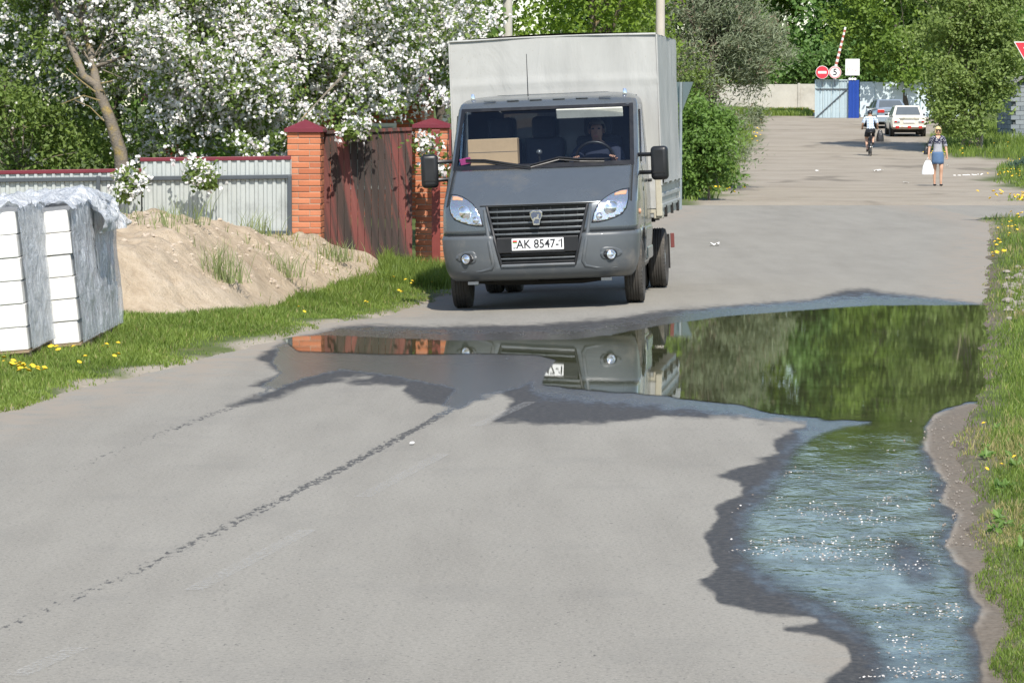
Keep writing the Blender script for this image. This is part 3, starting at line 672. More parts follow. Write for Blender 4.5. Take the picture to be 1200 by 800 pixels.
for k in range(6): MB().box((-.62 + k * .25, 1.505, 2.202), (.13, .03, .012)).build('roof_clip', m_body, truck, bevel=.004)
# interior
bk = MB(); bk.box((0, 2.24, 1.02), (1.9, .04, .9)); bk.box((0, 2.24, 2.14), (1.84, .04, .16)); 
for sg in (-1, 1): bk.box((sg * .76, 2.24, 1.77), (.40, .04, .60))
cb = bk.build('cab_rear_wall', m_dash, truck)
MB().box((0, 2.245, 1.77), (1.12, .008, .60)).build('rear_window', m_glass, cb)
MB().box((0, 1.3, .62), (1.9, 1.9, .06)).build('cab_floor', m_dark, truck)
ds = MB(); xs = np.linspace(-.95, .95, 9)
for_prof = [(.82, 1.36), (.86, 1.475), (1.05, 1.515), (1.36, 1.50), (1.46, 1.42), (1.46, 1.0), (.82, 1.0)]
ds.prism([(-.94, y, z) for y, z in for_prof], (1.88, 0, 0)); dash = ds.build('dashboard', m_dash, truck, bevel=.015)
for x, w_ in ((.50, .50), (-.10, .42), (-.58, .44)):
    st_ = MB().box((x, 1.80, 1.00), (w_, .52, .18)).build('seat', m_fabric, truck, bevel=.05, seg=3)
    MB().box((x, 2.06, 1.40), (w_, .14, .78), Matrix.Rotation(R(-8), 3, 'X')).build('seat_back', m_fabric, st_, bevel=.05, seg=3)
    MB().box((x, 2.05, 1.90), (w_ * .62, .11, .24), Matrix.Rotation(R(-8), 3, 'X')).build('head_rest', m_fabric, st_, bevel=.045, seg=3)
m_visor = mat('pale_sun_visor', (.62, .62, .55), .7)
MB().box((.47, 1.37, 2.035), (.72, .02, .115), Matrix.Rotation(R(25), 3, 'X')).build('sun_visor', m_visor, truck, bevel=.012)
stw = MB(); ring_ = [(.50 + .205 * math.cos(a), 1.50 + .205 * math.sin(a) * -.42, 1.535 + .205 * math.sin(a) * .9) for a in np.linspace(0, 2 * math.pi, 29)]
sw = stw.tube(ring_, .017, 8, False).build('steering_wheel', m_black, truck, 60)
MB().tube([(.30, 1.5, 1.535), (.5, 1.52, 1.53), (.70, 1.5, 1.535)], .015, 6).build('wheel_spoke', m_black, sw); MB().tube([(.5, 1.52, 1.53), (.5, 1.35, 1.38)], .03, 8).build('steering_column', m_black, sw)
gl = MB().tube([(-.10, 1.55, 1.38), (-.11, 1.56, 1.60)], .012, 6).build('gear_lever', m_black, truck); MB().sphere((-.11, 1.56, 1.63), .034).build('gear_knob', m_slat, gl, 60)
# wheels
def wheel(x, y, sg, name='wheel', steer=0.0, dual=False):
    w_ = empty(name); w_.parent = truck; w_.location = (x, y, .345); w_.rotation_euler = (0, 0, steer)
    hw = .095; tp = [(.215, -hw * .8), (.25, -hw), (.31, -hw * 1.02), (.334, -hw * .86), (.345, -hw * .6)]
    for q in (-.45, -.15, .15, .45): tp += [(.345, hw * q - .012), (.336, hw * q - .010), (.336, hw * q + .010), (.345, hw * q + .012)] if False else [(.345, hw * (q - .10)), (.337, hw * (q - .06)), (.337, hw * (q + .06)), (.345, hw * (q + .10))]
    tp += [(.345, hw * .6), (.334, hw * .86), (.31, hw * 1.02), (.25, hw), (.215, hw * .8)]
    ty = MB().lathe(tp, 48, 'x').build('tyre', m_tyre, w_, 50)
    for s2 in (-1, 1):          # shoulder tread: a toothed band on each side
        V = []; Fq = []; N = 96
        for k in range(N):
            a = 2 * math.pi * k / N; rr = .347 if (k // 1) % 2 == 0 else .340
            for xx, rq in ((s2 * hw * .58, rr), (s2 * hw * .98, rr - .018)): V.append((xx, rq * math.cos(a), rq * math.sin(a)))
        for k in range(N): j = (k + 1) % N; Fq.append((2 * k, 2 * k + 1, 2 * j + 1, 2 * j))
        MB().add(V, Fq).build('shoulder_tread', m_tyre, w_)
    rp = [(.20, -.03), (.205, .06), (.19, .07), (.175, .04), (.12, .03), (.10, .075), (.06, .10), (.001, .105)]
    rp = [(r_, sg * h * .8) for r_, h in rp]
    rim = MB().lathe(rp, 32, 'x').build('rim', m_rim, w_, 40)
    for k in range(6):
        a = k * math.pi / 3; MB().lathe([(.012, 0), (.012, .02), (.001, .024)], 8, 'x').build('wheel_nut', m_rim, rim).location = (sg * .055, .085 * math.cos(a), .085 * math.sin(a))
    return w_
for sg in (-1, 1):
    wheel(sg * .925, 1.0, sg, steer=R(1.5)); wheel(sg * .955, 4.145, sg)
    wheel(sg * .735, 4.145, sg)
    MB().prism([(sg * .80, 1.0 + .47 * math.cos(a), .345 + .47 * math.sin(a)) for a in np.linspace(0, math.pi, 13)], (sg * .02, 0, 0)).build('wheel_well', m_dark, truck)
    MB().box((sg * .95, 2.0, .50), (.16, .75, .16)).build('side_step', m_body, truck, bevel=.03)
    MB().box((sg * .40, 2.9, .62), (.09, 5.2, .16)).build('chassis_rail', m_dark, truck)
    mf = MB().box((sg * .86, 4.62, .40), (.40, .02, .40)).build('mud_flap', m_dark, truck)
    MB().box((sg * 1.085, 4.75, .52), (.045, .03, .17)).build('rear_side_marker', m_red, truck, bevel=.006)
MB().tube([(-.85, 1.0, .345), (.85, 1.0, .345)], .05, 8).build('front_axle', m_dark, truck)
MB().tube([(-.85, 4.145, .345), (.85, 4.145, .345)], .07, 8).build('rear_axle', m_dark, truck)
MB().box((0, .85, .46), (1.5, 1.3, .12)).build('engine_tray', m_dark, truck, bevel=.03); MB().box((-.3, .75, .33), (.5, .5, .12)).build('sump', m_dark, truck, bevel=.04)
MB().tube([(-.7, .6, .30), (-.4, .58, .27), (.4, .58, .27), (.7, .6, .30)], .028, 8).build('anti_roll_bar', m_dark, truck)
MB().box((.80, 2.75, .56), (.34, .60, .30)).build('fuel_tank', m_dark, truck, bevel=.05)
# cargo bed and tarpaulin box
BX, BY0, BY1, BZ0, BZ1 = 1.145, 2.36, 5.46, 1.26, 2.875
bed = MB().box((0, (BY0 + BY1) / 2, .90), (2.2, BY1 - BY0, .09)).build('cargo_bed', m_board, truck, bevel=.01)
for k in range(5): MB().box((0, 2.6 + k * .66, .82), (2.0, .07, .07)).build('cross_member', m_dark, bed)
for sg in (-1, 1):
    s_ = MB().box((sg * 1.12, (BY0 + BY1) / 2 + .03, 1.10), (.035, BY1 - BY0 - .10, .34)).build('side_board', m_board, bed, bevel=.006)
    for z in (.98, 1.10, 1.22): MB().box((sg * 1.142, (BY0 + BY1) / 2 + .03, z), (.022, BY1 - BY0 - .14, .05)).build('board_rib', m_board, s_, bevel=.008)
    MB().box((sg * 1.115, BY0 + .0, 1.09), (.07, .06, .44)).build('corner_post', m_beige, bed, bevel=.01)
    MB().box((sg * 1.10, BY0 + .10, .88), (.10, .22, .07)).build('bed_bracket', m_beige, bed, bevel=.01)
    for k in range(3): MB().box((sg * 1.15, 2.9 + k * 1.0, .92), (.03, .05, .12)).build('board_latch', m_dark, bed)
MB().box((0, BY0 + .005, 1.09), (2.16, .03, .36)).build('front_board', m_beige, bed)
MB().box((0, BY1 - .01, 1.10), (2.16, .03, .34)).build('tail_board', m_board, bed)
def cloth(name, fn, nu, nv, parent):
    V = [fn(i / (nu - 1), j / (nv - 1)) for i in range(nu) for j in range(nv)]
    me = npmesh(name, V, [grid_faces(nu, nv)], None, True); return link(name, me, m_tarp, parent)
cov = empty('tarpaulin_cover'); cov.parent = truck
def wr(u, v, s): return mnoise.noise((u * 3.1 + s, v * 2.3, s * 1.7)) * .012 + mnoise.noise((u * 9 + s, v * 5, s)) * .004
cloth('front_sheet', lambda u, v: (-BX + 2 * BX * u, BY0 - .02 - wr(u, v, 3) - .012 * math.sin(math.pi * u) - .006 * (abs(v - .74) < .02), BZ0 - .30 + (BZ1 - BZ0 + .30) * v + .015 * math.sin(math.pi * u) * v), 60, 50, cov)
cloth('rear_sheet', lambda u, v: (BX - 2 * BX * u, BY1 + .02 + wr(u, v, 5), BZ0 - .30 + (BZ1 - BZ0 + .30) * v), 20, 20, cov)
for sg in (-1, 1):
    cloth('side_sheet', lambda u, v: (sg * (BX + .010 + .028 * math.sin(u * math.pi * 4) ** 2 * (1 - v) * .6 + wr(u * 2, v, 7 + sg) * 1.6 + .02 * (1 - v) ** 3), BY0 - .02 + (BY1 - BY0 + .04) * u, BZ0 - .03 + .012 * math.sin(u * 24) * (v < .02) + (BZ1 - BZ0 + .03) * v), 70, 40, cov)
cloth('roof_sheet', lambda u, v: (-BX - .012 + (2 * BX + .024) * u, BY0 - .03 + (BY1 - BY0 + .06) * v, BZ1 + .005 + .045 * math.sin(math.pi * u) ** .7 - .012 * math.sin(v * math.pi * 4) ** 2), 30, 30, cov)
for x0, x1, y in ((-BX, BX, BY0 - .03),): MB().tube([(x0 + (x1 - x0) * k / 12, y, BZ1 + .003 + .015 * math.sin(math.pi * k / 12)) for k in range(13)], .012, 6).build('roof_hem', m_tarp, cov, 60)
for sg in (-1, 1): MB().tube([(sg * (BX + .006), BY0 - .022, z) for z in np.linspace(BZ0 - .05, BZ1, 9)], .011, 6).build('corner_hem', m_tarp, cov, 60)
# things on the dashboard
o = empty('cardboard_box', label='plain brown cardboard box on the truck dashboard', cat='box'); o.matrix_world = TM @ Matrix.Translation((-.575, 1.30, 1.512)) @ Matrix.Rotation(R(1.5), 4, 'Z')
MB().box((0, 0, .142), (.535, .24, .28)).build('carton', m_card, o, bevel=.006)
MB().box((0, -.1215, .142), (.535, .002, .004)).build('fold_line', m_dash, o); MB().box((0, 0, .284), (.535, .05, .002)).build('tape', m_beige, o)
o = MB().box((0, 0, .035), (.12, .006, .07), Matrix.Rotation(R(-12), 3, 'Y')).build('pink_card', m_pink, None, bevel=.002); o.matrix_world = TM @ Matrix.Translation((-.845, 1.0, 1.535)) @ Matrix.Rotation(R(20), 4, 'X')
tag(o, 'small pink card behind the truck windscreen corner', 'card')
MB().box((0, .03, -.01), (.10, .05, .02)).build('card_stand', m_black, o)
# ================================================================== LEFT SIDE: FENCE, PILLARS, GATE, HOUSE, BLOCKS, SAND
FY = 44.0
m_sheet = mat('pale_grey_corrugated_steel', (.46, .49, .475), .42, .2, .06, 1.5, dirt=((.30, .32, .31), 2.5))
m_maroon = mat('maroon_trim', (.16, .022, .035), .45, .1, .1, 4)
m_rail = mat('dark_grey_rail', (.075, .088, .10), .5, .2, .1, 4)
m_brick = [mat('orange_brick_%d' % k, c, .85, 0, .12, 9, 90, .4, .002) for k, c in enumerate([(.47, .165, .078), (.40, .13, .062), (.51, .195, .10)])]
m_mortar = mat('mortar', (.36, .27, .20), .95, 0, .15, 12)
def sheet_mesh(w, h, pitch=.115, dep=.022):
    xs = []; ys = []; x = 0.0
    while x < w - 1e-6:
        for fx, fy in ((0, 0), (.30, 0), (.42, -dep), (.72, -dep), (.86, 0)):
            if x + fx * pitch <= w: xs.append(x + fx * pitch); ys.append(fy)
        x += pitch
    xs.append(w); ys.append(0); n = len(xs)
    zz = np.array([0, h]); V = np.array([(a, b, z) for a, b in zip(xs, ys) for z in zz])
    return npmesh('sheet', V, [grid_faces(n, 2)])
fence = empty('metal_fence', (at(-60, 250, FY).x, FY, 0), label='pale grey corrugated metal fence with maroon cap beside the brick pillar', cat='fence')
fx0 = at(-60, 250, FY).x
def fence_bay(pa, pb, topa, topb, nsheets, post_px):
    A, B = at(pa, topa, FY), at(pb, topb, FY); W = B.x - A.x; w = W / nsheets
    for k in range(nsheets):
        zt = A.z + (B.z - A.z) * (k + .5) / nsheets
        me = sheet_mesh(w + .02, zt + .25); o = link('fence_sheet', me, m_sheet, fence); o.location = (A.x - fx0 + k * w, -.002 * (k % 2), -.25)
        so = o.modifiers.new('t', 'SOLIDIFY'); so.thickness = .003
    mid_ = (A + B) / 2; ang = math.atan2(B.z - A.z, W)
    o = MB().box((0, 0, 0), (W + .02, .05, .05)).build('cap_strip', m_maroon, fence, bevel=.006); o.location = (mid_.x - fx0, -.005, mid_.z + .01); o.rotation_euler = (0, -ang, 0)
    for zo in (-.0, -.72):
        p = at((pa + pb) / 2, (211 - (pa + pb) / 2 * .012), FY)
        o = MB().box((0, 0, 0), (W + .04, .035, .055)).build('fence_rail', m_rail, fence, bevel=.006); o.location = (mid_.x - fx0, -.045, p.z + zo); o.rotation_euler = (0, -R(.7), 0)
fence_bay(-60, 165, 204, 200.5, 3, [116]); fence_bay(165, 340, 188, 186, 2, [])
for pp in (-30, 116, 340):
    z1 = at(116, 206, FY).z; o = MB().box((0, 0, 0), (.05, .05, z1 + .3)).build('fence_post', m_rail, fence, bevel=.005); o.location = (at(pp, 200, FY).x - fx0, -.07, (z1 - .3) / 2)
# brick pillars
def brick_mesh(L, W, H):
    b = MB().box((0, 0, 0), (L, W, H)); me = bpy.data.meshes.new('brick'); me.from_pydata(b.v, [], b.f); finish(me, None)
    bm = bmesh.new(); bm.from_mesh(me); bmesh.ops.bevel(bm, geom=bm.edges[:], offset=.006, segments=1, affect='EDGES'); bm.to_mesh(me); bm.free(); return me
def pillar(pxl, pxr, Yp, top_px, label, cap_px, rot=0.0):
    A, B = at(pxl, top_px, Yp), at(pxr, top_px, Yp); W = B.x - A.x; zt = A.z
    root = empty('brick_pillar', ((A.x + B.x) / 2, Yp + W / 2, 0), rot, label, 'pillar', 'gate pillars')
    MB().box((0, 0, zt / 2 - .1), (W - .022, W - .022, zt + .2)).build('mortar_core', m_mortar, root)
    H = .077; nc = int((zt + .05) / H); a = W / 3; Ls = 2 * a - .009; br = [brick_mesh(Ls, a - .004, H - .010) for _ in range(3)]
    for k in range(3): br[k].materials.append(m_brick[k])
    for c in range(nc):
        z = zt - H / 2 - c * H; fl = 1 if c % 2 else -1
        for s in range(4):
            o = bpy.data.objects.new('brick', br[random.randrange(3)]); COL.objects.link(o); o.parent = root
            # pinwheel: stretcher at one end of each side
            cx, cy = fl * (-W / 2 + a + .002), -W / 2 + a / 2
            ang = s * math.pi / 2; o.location = (cx * math.cos(ang) - cy * math.sin(ang), cx * math.sin(ang) + cy * math.cos(ang), z); o.rotation_euler = (0, 0, ang)
            o.location.x += random.uniform(-.002, .002); o.location.y += random.uniform(-.002, .002)
    e = W / 2 + .03; zc = at(pxl, cap_px, Yp).z
    MB().add([(-e, -e, zt), (e, -e, zt), (e, e, zt), (-e, e, zt), (-e, -e, zt + .045), (e, -e, zt + .045), (e, e, zt + .045), (-e, e, zt + .045), (0, 0, zc)], [(0, 3, 2, 1), (0, 1, 5, 4), (1, 2, 6, 5), (2, 3, 7, 6), (3, 0, 4, 7), (4, 5, 8), (5, 6, 8), (6, 7, 8), (7, 4, 8)]).build('pillar_cap', m_maroon, root)
    return root
pillar(337, 377, 44.0, 155, 'orange brick pillar with maroon cap between grey fence and gate', 140, R(-3))
pillar(487, 526, 44.7, 150, 'orange brick pillar half hidden behind the truck mirror', 138, R(-3))
# gate of red-brown planks, slanted branch shadows painted into the colour
t = NT('red_gate_painted_shadow'); oc = t.n('ObjectInfo').outputs['Random']
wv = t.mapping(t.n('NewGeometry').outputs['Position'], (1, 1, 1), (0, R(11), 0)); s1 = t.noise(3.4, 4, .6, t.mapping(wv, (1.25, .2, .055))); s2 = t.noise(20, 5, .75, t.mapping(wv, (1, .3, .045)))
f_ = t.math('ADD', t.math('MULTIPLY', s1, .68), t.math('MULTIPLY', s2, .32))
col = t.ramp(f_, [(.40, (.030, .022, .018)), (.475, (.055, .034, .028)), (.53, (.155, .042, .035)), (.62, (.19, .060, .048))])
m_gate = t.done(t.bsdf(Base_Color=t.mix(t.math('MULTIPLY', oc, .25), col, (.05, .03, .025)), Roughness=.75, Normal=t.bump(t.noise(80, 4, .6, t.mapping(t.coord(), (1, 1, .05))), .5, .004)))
A, B = at(379, 156, 44.5), at(483, 152, 44.5); gate = empty('wooden_gate', (A.x, 44.5, 0), 0, 'red brown plank gate with painted branch shadows between two brick pillars', 'gate')
npk = 13; w = (B.x - A.x) / npk
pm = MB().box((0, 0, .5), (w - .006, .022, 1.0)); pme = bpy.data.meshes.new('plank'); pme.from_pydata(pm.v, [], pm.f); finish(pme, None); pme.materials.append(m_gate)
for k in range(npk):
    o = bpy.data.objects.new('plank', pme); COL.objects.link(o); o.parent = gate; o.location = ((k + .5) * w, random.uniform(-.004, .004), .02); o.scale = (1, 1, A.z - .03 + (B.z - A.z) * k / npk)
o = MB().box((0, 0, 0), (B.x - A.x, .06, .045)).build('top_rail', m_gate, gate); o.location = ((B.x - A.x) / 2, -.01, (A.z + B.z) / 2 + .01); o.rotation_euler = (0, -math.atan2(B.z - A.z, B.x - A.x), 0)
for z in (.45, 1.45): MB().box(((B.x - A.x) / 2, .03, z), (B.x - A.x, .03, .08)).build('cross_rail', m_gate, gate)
# red steel wicket beyond the second pillar
m_redst = mat('red_painted_steel', (.20, .040, .032), .5, .1, .15, 3, dirt=((.10, .05, .04), 3.0))
A, B = at(526, 152, 44.55), at(640, 148, 44.55); wk = empty('steel_wicket', (A.x, 44.55, 0), 0, 'red steel gate mostly hidden behind the truck cab', 'gate')
for k in range(6):
    x = (B.x - A.x) * (k + .5) / 6; MB().box((x, 0, A.z / 2), ((B.x - A.x) / 6 - .01, .02, A.z)).build('steel_panel', m_redst, wk)
MB().box((at(511, 152, 44.55).x - A.x, -.12, A.z / 2), (.11, .06, A.z)).build('gate_post', m_redst, wk, bevel=.008)
# house behind
HY0, HY1 = 57.0, 66.0; hx0, hx1 = at(190, 200, HY0).x, at(494, 200, HY0).x; hw = hx1 - hx0
t = NT('red_brick_wall'); bt = t.n('TexBrick', Vector=t.mapping(t.coord(), (1, 1, 1), (R(90), 0, 0)), Scale=1.0, Color1=(.40, .10, .04), Color2=(.34, .085, .035), Mortar=(.22, .16, .12)); bt.inputs['Mortar Size'].default_value = .010; bt.inputs['Brick Width'].default_value = .25; bt.inputs['Row Height'].default_value = .077
m_hwall = t.done(t.bsdf(Base_Color=bt.outputs[0], Roughness=.9, Normal=t.bump(bt.outputs[1], -.4, .006)))
m_roof = mat('red_metal_roof', (.26, .05, .042), .6, .05, .12, 1.0)
house = empty('brick_house', (hx0, HY0, 0), 0, 'red brick house with red metal roof behind the apple blossom', 'house')
MB().box((hw / 2, 4.5, 1.15), (hw, 9, 2.3)).build('wall', m_hwall, house)
rf = MB().add([(-.4, -.5, 2.2), (hw + .4, -.5, 2.2), (hw + .4, 9.5, 2.2), (-.4, 9.5, 2.2), (hw * .30, 4.5, 4.3), (hw * .70, 4.5, 4.3)], [(0, 1, 5, 4), (1, 2, 5), (2, 3, 4, 5), (3, 0, 4), (0, 3, 2, 1)]).build('roof', m_roof, house)
for k in range(16):
    x = -.3 + (hw + .6) * k / 15; u = min(max((x) / (hw * .30), 0), 1) if x < hw * .3 else min(max((hw - x) / (hw * .30), 0), 1)
    MB().tube([(x, -.5, 2.225), (x, -.5 + 4.9 * max(u, .06), 2.225 + 2.4 * max(u, .06))], .025, 5).build('roof_seam', m_roof, rf)
MB().box((hw * .45, 4.0, 4.7), (.5, .5, 1.0)).build('chimney', m_hwall, rf)
for k in (.2, .5, .8):
    wdw = MB().box((hw * k, -.01, 1.3), (.9, .05, 1.1)).build('window', m_white_pl, house); MB().box((hw * k, -.03, 1.3), (.78, .03, .98)).build('pane', m_glass, wdw)

# ------------------------------------------------ sand heap
def heap_h(X, Y):
    X = np.asarray(X, float); Y = np.asarray(Y, float)
    bx = np.interp(Y, [31.4, 31.9, 32.3, 33.6, 37, 40.8, 43, 44.5], [-4.6, -3.6, -2.85, -2.3, -2.0, -1.45, -1.0, -.8]); d = bx - X
    Hy = np.interp(Y, [31.3, 33, 35.5, 37.5, 39.5, 41, 44], [.14, .50, .76, .74, .58, .44, .30])
    return Hy * smooth(-.05, 1.55, d) * (1 - .55 * smooth(2.2, 4.5, d)) * smooth(31.2, 33.2, Y)
hxs = np.linspace(-7.0, -.5, 150); hys = np.linspace(31.0, 43.9, 150); A, B = np.meshgrid(hxs, hys, indexing='ij')
hz = heap_h(A, B); gz = ground_z(A, B)
Zh = gz - .13 + hz * 1.12 + smooth(.05, .3, hz) * (fbm(A, B, 1.6, 51, 5) * .15 + fbm(A, B, 6, 52, 5) * .075)
t = NT('sand'); n1 = t.noise(.9, 5); n2 = t.noise(70, 3, .7); n3 = t.noise(7, 5, .65)
c_ = t.ramp(t.math('ADD', t.math('MULTIPLY', n1, .45), t.math('MULTIPLY', n3, .55)), [(.33, (.39, .30, .205)), (.52, (.53, .43, .31)), (.7, (.61, .51, .39))])
c_ = t.mix(t.sstep(n2, .63, .72), c_, (.62, .55, .47)); c_ = t.mix(t.sstep(t.noise(48, 2), .66, .74), c_, (.26, .2, .14))
m_sand = t.done(t.bsdf(Base_Color=c_, Roughness=.97, Specular_IOR_Level=.15, Normal=t.bump(t.math('ADD', n2, t.math('MULTIPLY', n3, 2.0)), .8, .04)))
me = npmesh('sand_heap', np.stack([A, B, Zh], -1).reshape(-1, 3), [grid_faces(150, 150)], None, True)
tag(link('sand_heap', me, m_sand), 'heap of pale sand in front of the grey fence', 'sand heap')
def heap_z(x, y): 
    x = np.asarray(x, float); y = np.asarray(y, float); h = heap_h(x, y); g = ground_z(x, y)
    return np.maximum(g, g - .13 + h * 1.12 + smooth(.05, .3, h) * (fbm(x, y, 1.6, 51, 5) * .15 + fbm(x, y, 6, 52, 5) * .075))
# pebbles and clods on the heap
n = 900; px = RNG.uniform(-5.6, -1.2, n); py = RNG.uniform(34, 43, n); k = heap_h(px, py) > .2; px, py = px[k], py[k]; pz = heap_z(px, py)
b = MB()
for x, y, z in zip(px, py, pz):
    r = random.uniform(.008, .026); b.sphere((x, y, z + r * .3), r, 5, 3, (random.uniform(.8, 1.5), random.uniform(.8, 1.4), .7))
m_clod = mat('pale_clod', (.50, .42, .33), .95, 0, .3, 3)
tag(b.build('sand_clods', m_clod, None, fix=False), 'small pale stones and clods lying on the sand heap', 'stones', kind='stuff')

# ------------------------------------------------ wrapped stacks of white blocks
m_block = mat('white_block', (.72, .715, .69), .9, 0, .06, 6, 60, .4, .003, dirt=((.55, .53, .48), 4.0))
m_pallet = mat('pallet_wood', (.30, .22, .14), .85, 0, .2, 5)
t = NT('plastic_film'); wv = t.noise(5, 5, .6, t.mapping(t.coord(), (1, 1, .45)), 1.5); wf_ = t.noise(22, 4, .6, t.mapping(t.coord(), (1, 1, .6), (0, 0, .5)), 2.0)
nb = t.bump(wf_, .6, .02, t.bump(wv, .9, .05))
pl = t.bsdf(Base_Color=t.ramp(wv, [(.35, (.42, .44, .46)), (.65, (.66, .68, .70))]), Roughness=.22, Specular_IOR_Level=.7, Normal=nb)
ms = t.n('MixShader'); t.set(ms.inputs[0], t.ramp(wf_, [(.35, .55), (.65, .88)])); t.t.links.new(t.n('BsdfTransparent', Color=(.85, .87, .9)).outputs[0], ms.inputs[1]); t.t.links.new(pl, ms.inputs[2]); m_film = t.done(ms.outputs[0])
RH = .183; BWd, BD = .56, .52
bme = brick_mesh(BWd - .006, BD - .006, RH - .005); bme.name = 'block'; bme.materials.append(m_block)
def block_stack(xr, y, lab, rz, lean, rows=6, ncol=2):
    z0 = float(ground_z(xr - .3, y + .3)) - .02
    root = empty('block_stack', (xr, y, z0), 0, lab, 'block stack', 'wrapped block stacks on the verge'); root.rotation_euler = Euler((R(1.5), R(lean), R(rz)))
    W = BWd * ncol; 
    for k in range(3): MB().box((-W / 2, .06 + k * .46, .045), (W, .09, .07)).build('pallet_bearer', m_pallet, root)
    for k in range(7): MB().box((-W / 2, .04 + k * .162, .09), (W + .01, .12, .018)).build('pallet_board', m_pallet, root)
    for r_ in range(rows):
        for i in range(ncol):
            for j in range(2):
                o = bpy.data.objects.new('block', bme); COL.objects.link(o); o.parent = root
                o.location = (-BWd / 2 - i * BWd + random.uniform(-.012, .012), BD / 2 + j * BD + random.uniform(-.01, .01), .10 + RH / 2 + r_ * RH); o.rotation_euler = (0, 0, random.uniform(-.012, .012))
    H = .10 + rows * RH; D = 2 * BD
    def film(name, fn, nu, nv):
        V = [fn(i / (nu - 1), j / (nv - 1)) for i in range(nu) for j in range(nv)]
        return link(name, npmesh(name, V, [grid_faces(nu, nv)], None, True), m_film, root)
    wr_ = lambda a, b_, s: mnoise.noise((a * 4 + s, b_ * 3, s)) * .018 + mnoise.noise((a * 13 + s, b_ * 9, s)) * .009
    film('side_film', lambda u, v: (.022 + abs(wr_(u, v, xr * 3)) * 1.5, -.012 + (D + .02) * u, .10 + (H - .08) * v), 40, 50)
    film('top_film', lambda u, v: (-W - .02 + (W + .06) * u + .05 * mnoise.noise((u * 3, v * 4, y)), -.03 + (D + .06) * v + .05 * mnoise.noise((u * 4 + 9, v * 3, y)), H + .02 + .12 * abs(mnoise.noise((u * 2.6 + y, v * 2.6, 1.3))) + .07 * abs(mnoise.noise((u * 7 + y, v * 7, 2.3))) + .03 * abs(mnoise.noise((u * 17 + y, v * 17, 4))) - .10 * max(0, u - .94) * 16 * .6), 60, 60)
    return root, H
s1_, H1 = block_stack(-3.80, 26.85, 'film wrapped stack of white blocks at the left picture edge', -2.5, -5.0)
s2_, H2 = block_stack(-3.53, 27.95, 'film wrapped stack of white blocks in the middle of the row', -2.5, -5.5)
s3_, H3 = block_stack(-3.51, 29.1, 'film wrapped stack of white blocks nearest the sand heap', -3.0, -4.0)
# loose end of film billowing off the last stack
def billow(u, v):
    a = u * math.pi * 1.05; rr_ = .24 + .10 * mnoise.noise((u * 2.2, v * 3, 5)) + .07 * mnoise.noise((u * 6, v * 6, 9)) + .04 * abs(mnoise.noise((u * 15, v * 13, 2)))
    x = -.16 - math.cos(a) * rr_ * 1.25; z = H3 - .14 + math.sin(a) * rr_ * .95 - .16 * max(0, u - .6); y = -.25 + v * 1.15 + .05 * mnoise.noise((u * 5, v * 5, 7))
    return (x, y, z)
V = [billow(i / 69, j / 69) for i in range(70) for j in range(70)]
link('loose_film', npmesh('loose_film', V, [grid_faces(70, 70)], None, True), m_film, s3_)
# ================================================================== VEGETATION
m_bark = mat('grey_bark', (.17, .145, .115), .95, 0, .3, 5, 40, .8, .02, dirt=((.30, .22, .07), 7.0))
m_bark_d = mat('dark_bark', (.085, .07, .055), .95, 0, .3, 3, 20, .8, .02)
m_bark_p = mat('pale_bark', (.34, .29, .22), .95, 0, .25, 4, 30, .6, .02)
lm_apple = leaf_mat('apple_leaf', (.095, .150, .035), (.245, .335, .085), trans=.45)
lm_spring = leaf_mat('bright_spring_leaf', (0.123, 0.210, 0.018), (0.247, 0.358, 0.049), trans=.45)
lm_mid = leaf_mat('mid_green_leaf', (.105, .195, .045), (.225, .370, .085), trans=.48)
lm_maple = leaf_mat('maple_leaf', (0.112, 0.188, 0.027), (0.225, 0.330, 0.060), trans=.42)
lm_dark = leaf_mat('deep_green_leaf', (.090, .170, .050), (.190, .330, .085), trans=.48)
lm_willow = leaf_mat('olive_leaf', (.150, .215, .055), (.30, .395, .125), trans=.48)
lm_grey = leaf_mat('grey_green_leaf', (.145, .170, .105), (.285, .335, .215), trans=.35, extra=(.24, .19, .14))
lm_bush = leaf_mat('bush_leaf', (.085, .165, .032), (.20, .325, .075), trans=.45)
t = NT('apple_blossom'); c_ = t.ramp(t.attr('v'), [(0, (.70, .62, .62)), (.3, (.78, .77, .74)), (1, (.84, .84, .81))])
p_ = t.bsdf(Base_Color=c_, Roughness=.6); tr_ = t.n('BsdfTranslucent', Color=c_).outputs[0]; m_bloss = _lm(t, p_, tr_, .3)
def flowers_mesh(name, C, r, v=None):
    n = len(C); nrm = unit(n) + np.array([.1, -.7, .5]); nrm /= np.linalg.norm(nrm, axis=1, keepdims=True)
    a = np.cross(nrm, unit(n)); a /= np.linalg.norm(a, axis=1, keepdims=True) + 1e-9; b = np.cross(nrm, a)
    rr = (r * RNG.uniform(.7, 1.25, n))[:, None]; P = []
    for k in range(5):
        th = k * 2 * math.pi / 5; P.append(C + (a * math.cos(th) + b * math.sin(th)) * rr + nrm * rr * .25 * (k % 2))
    P = np.stack(P, 1).reshape(-1, 3)
    return npmesh(name, P, [np.arange(5 * n).reshape(n, 5)], {'v': np.repeat(RNG.uniform(0, 1, n), 5)})
def sample_ell(ells, n, shell=.35):
    vol = np.array([e[3] * e[4] * e[5] for e in ells]); idx = RNG.choice(len(ells), n, p=vol / vol.sum()); E = np.array(ells)[idx]
    r = (shell ** 3 + (1 - shell ** 3) * RNG.uniform(0, 1, n)) ** (1 / 3)
    return E[:, :3] + unit(n) * r[:, None] * E[:, 3:6]
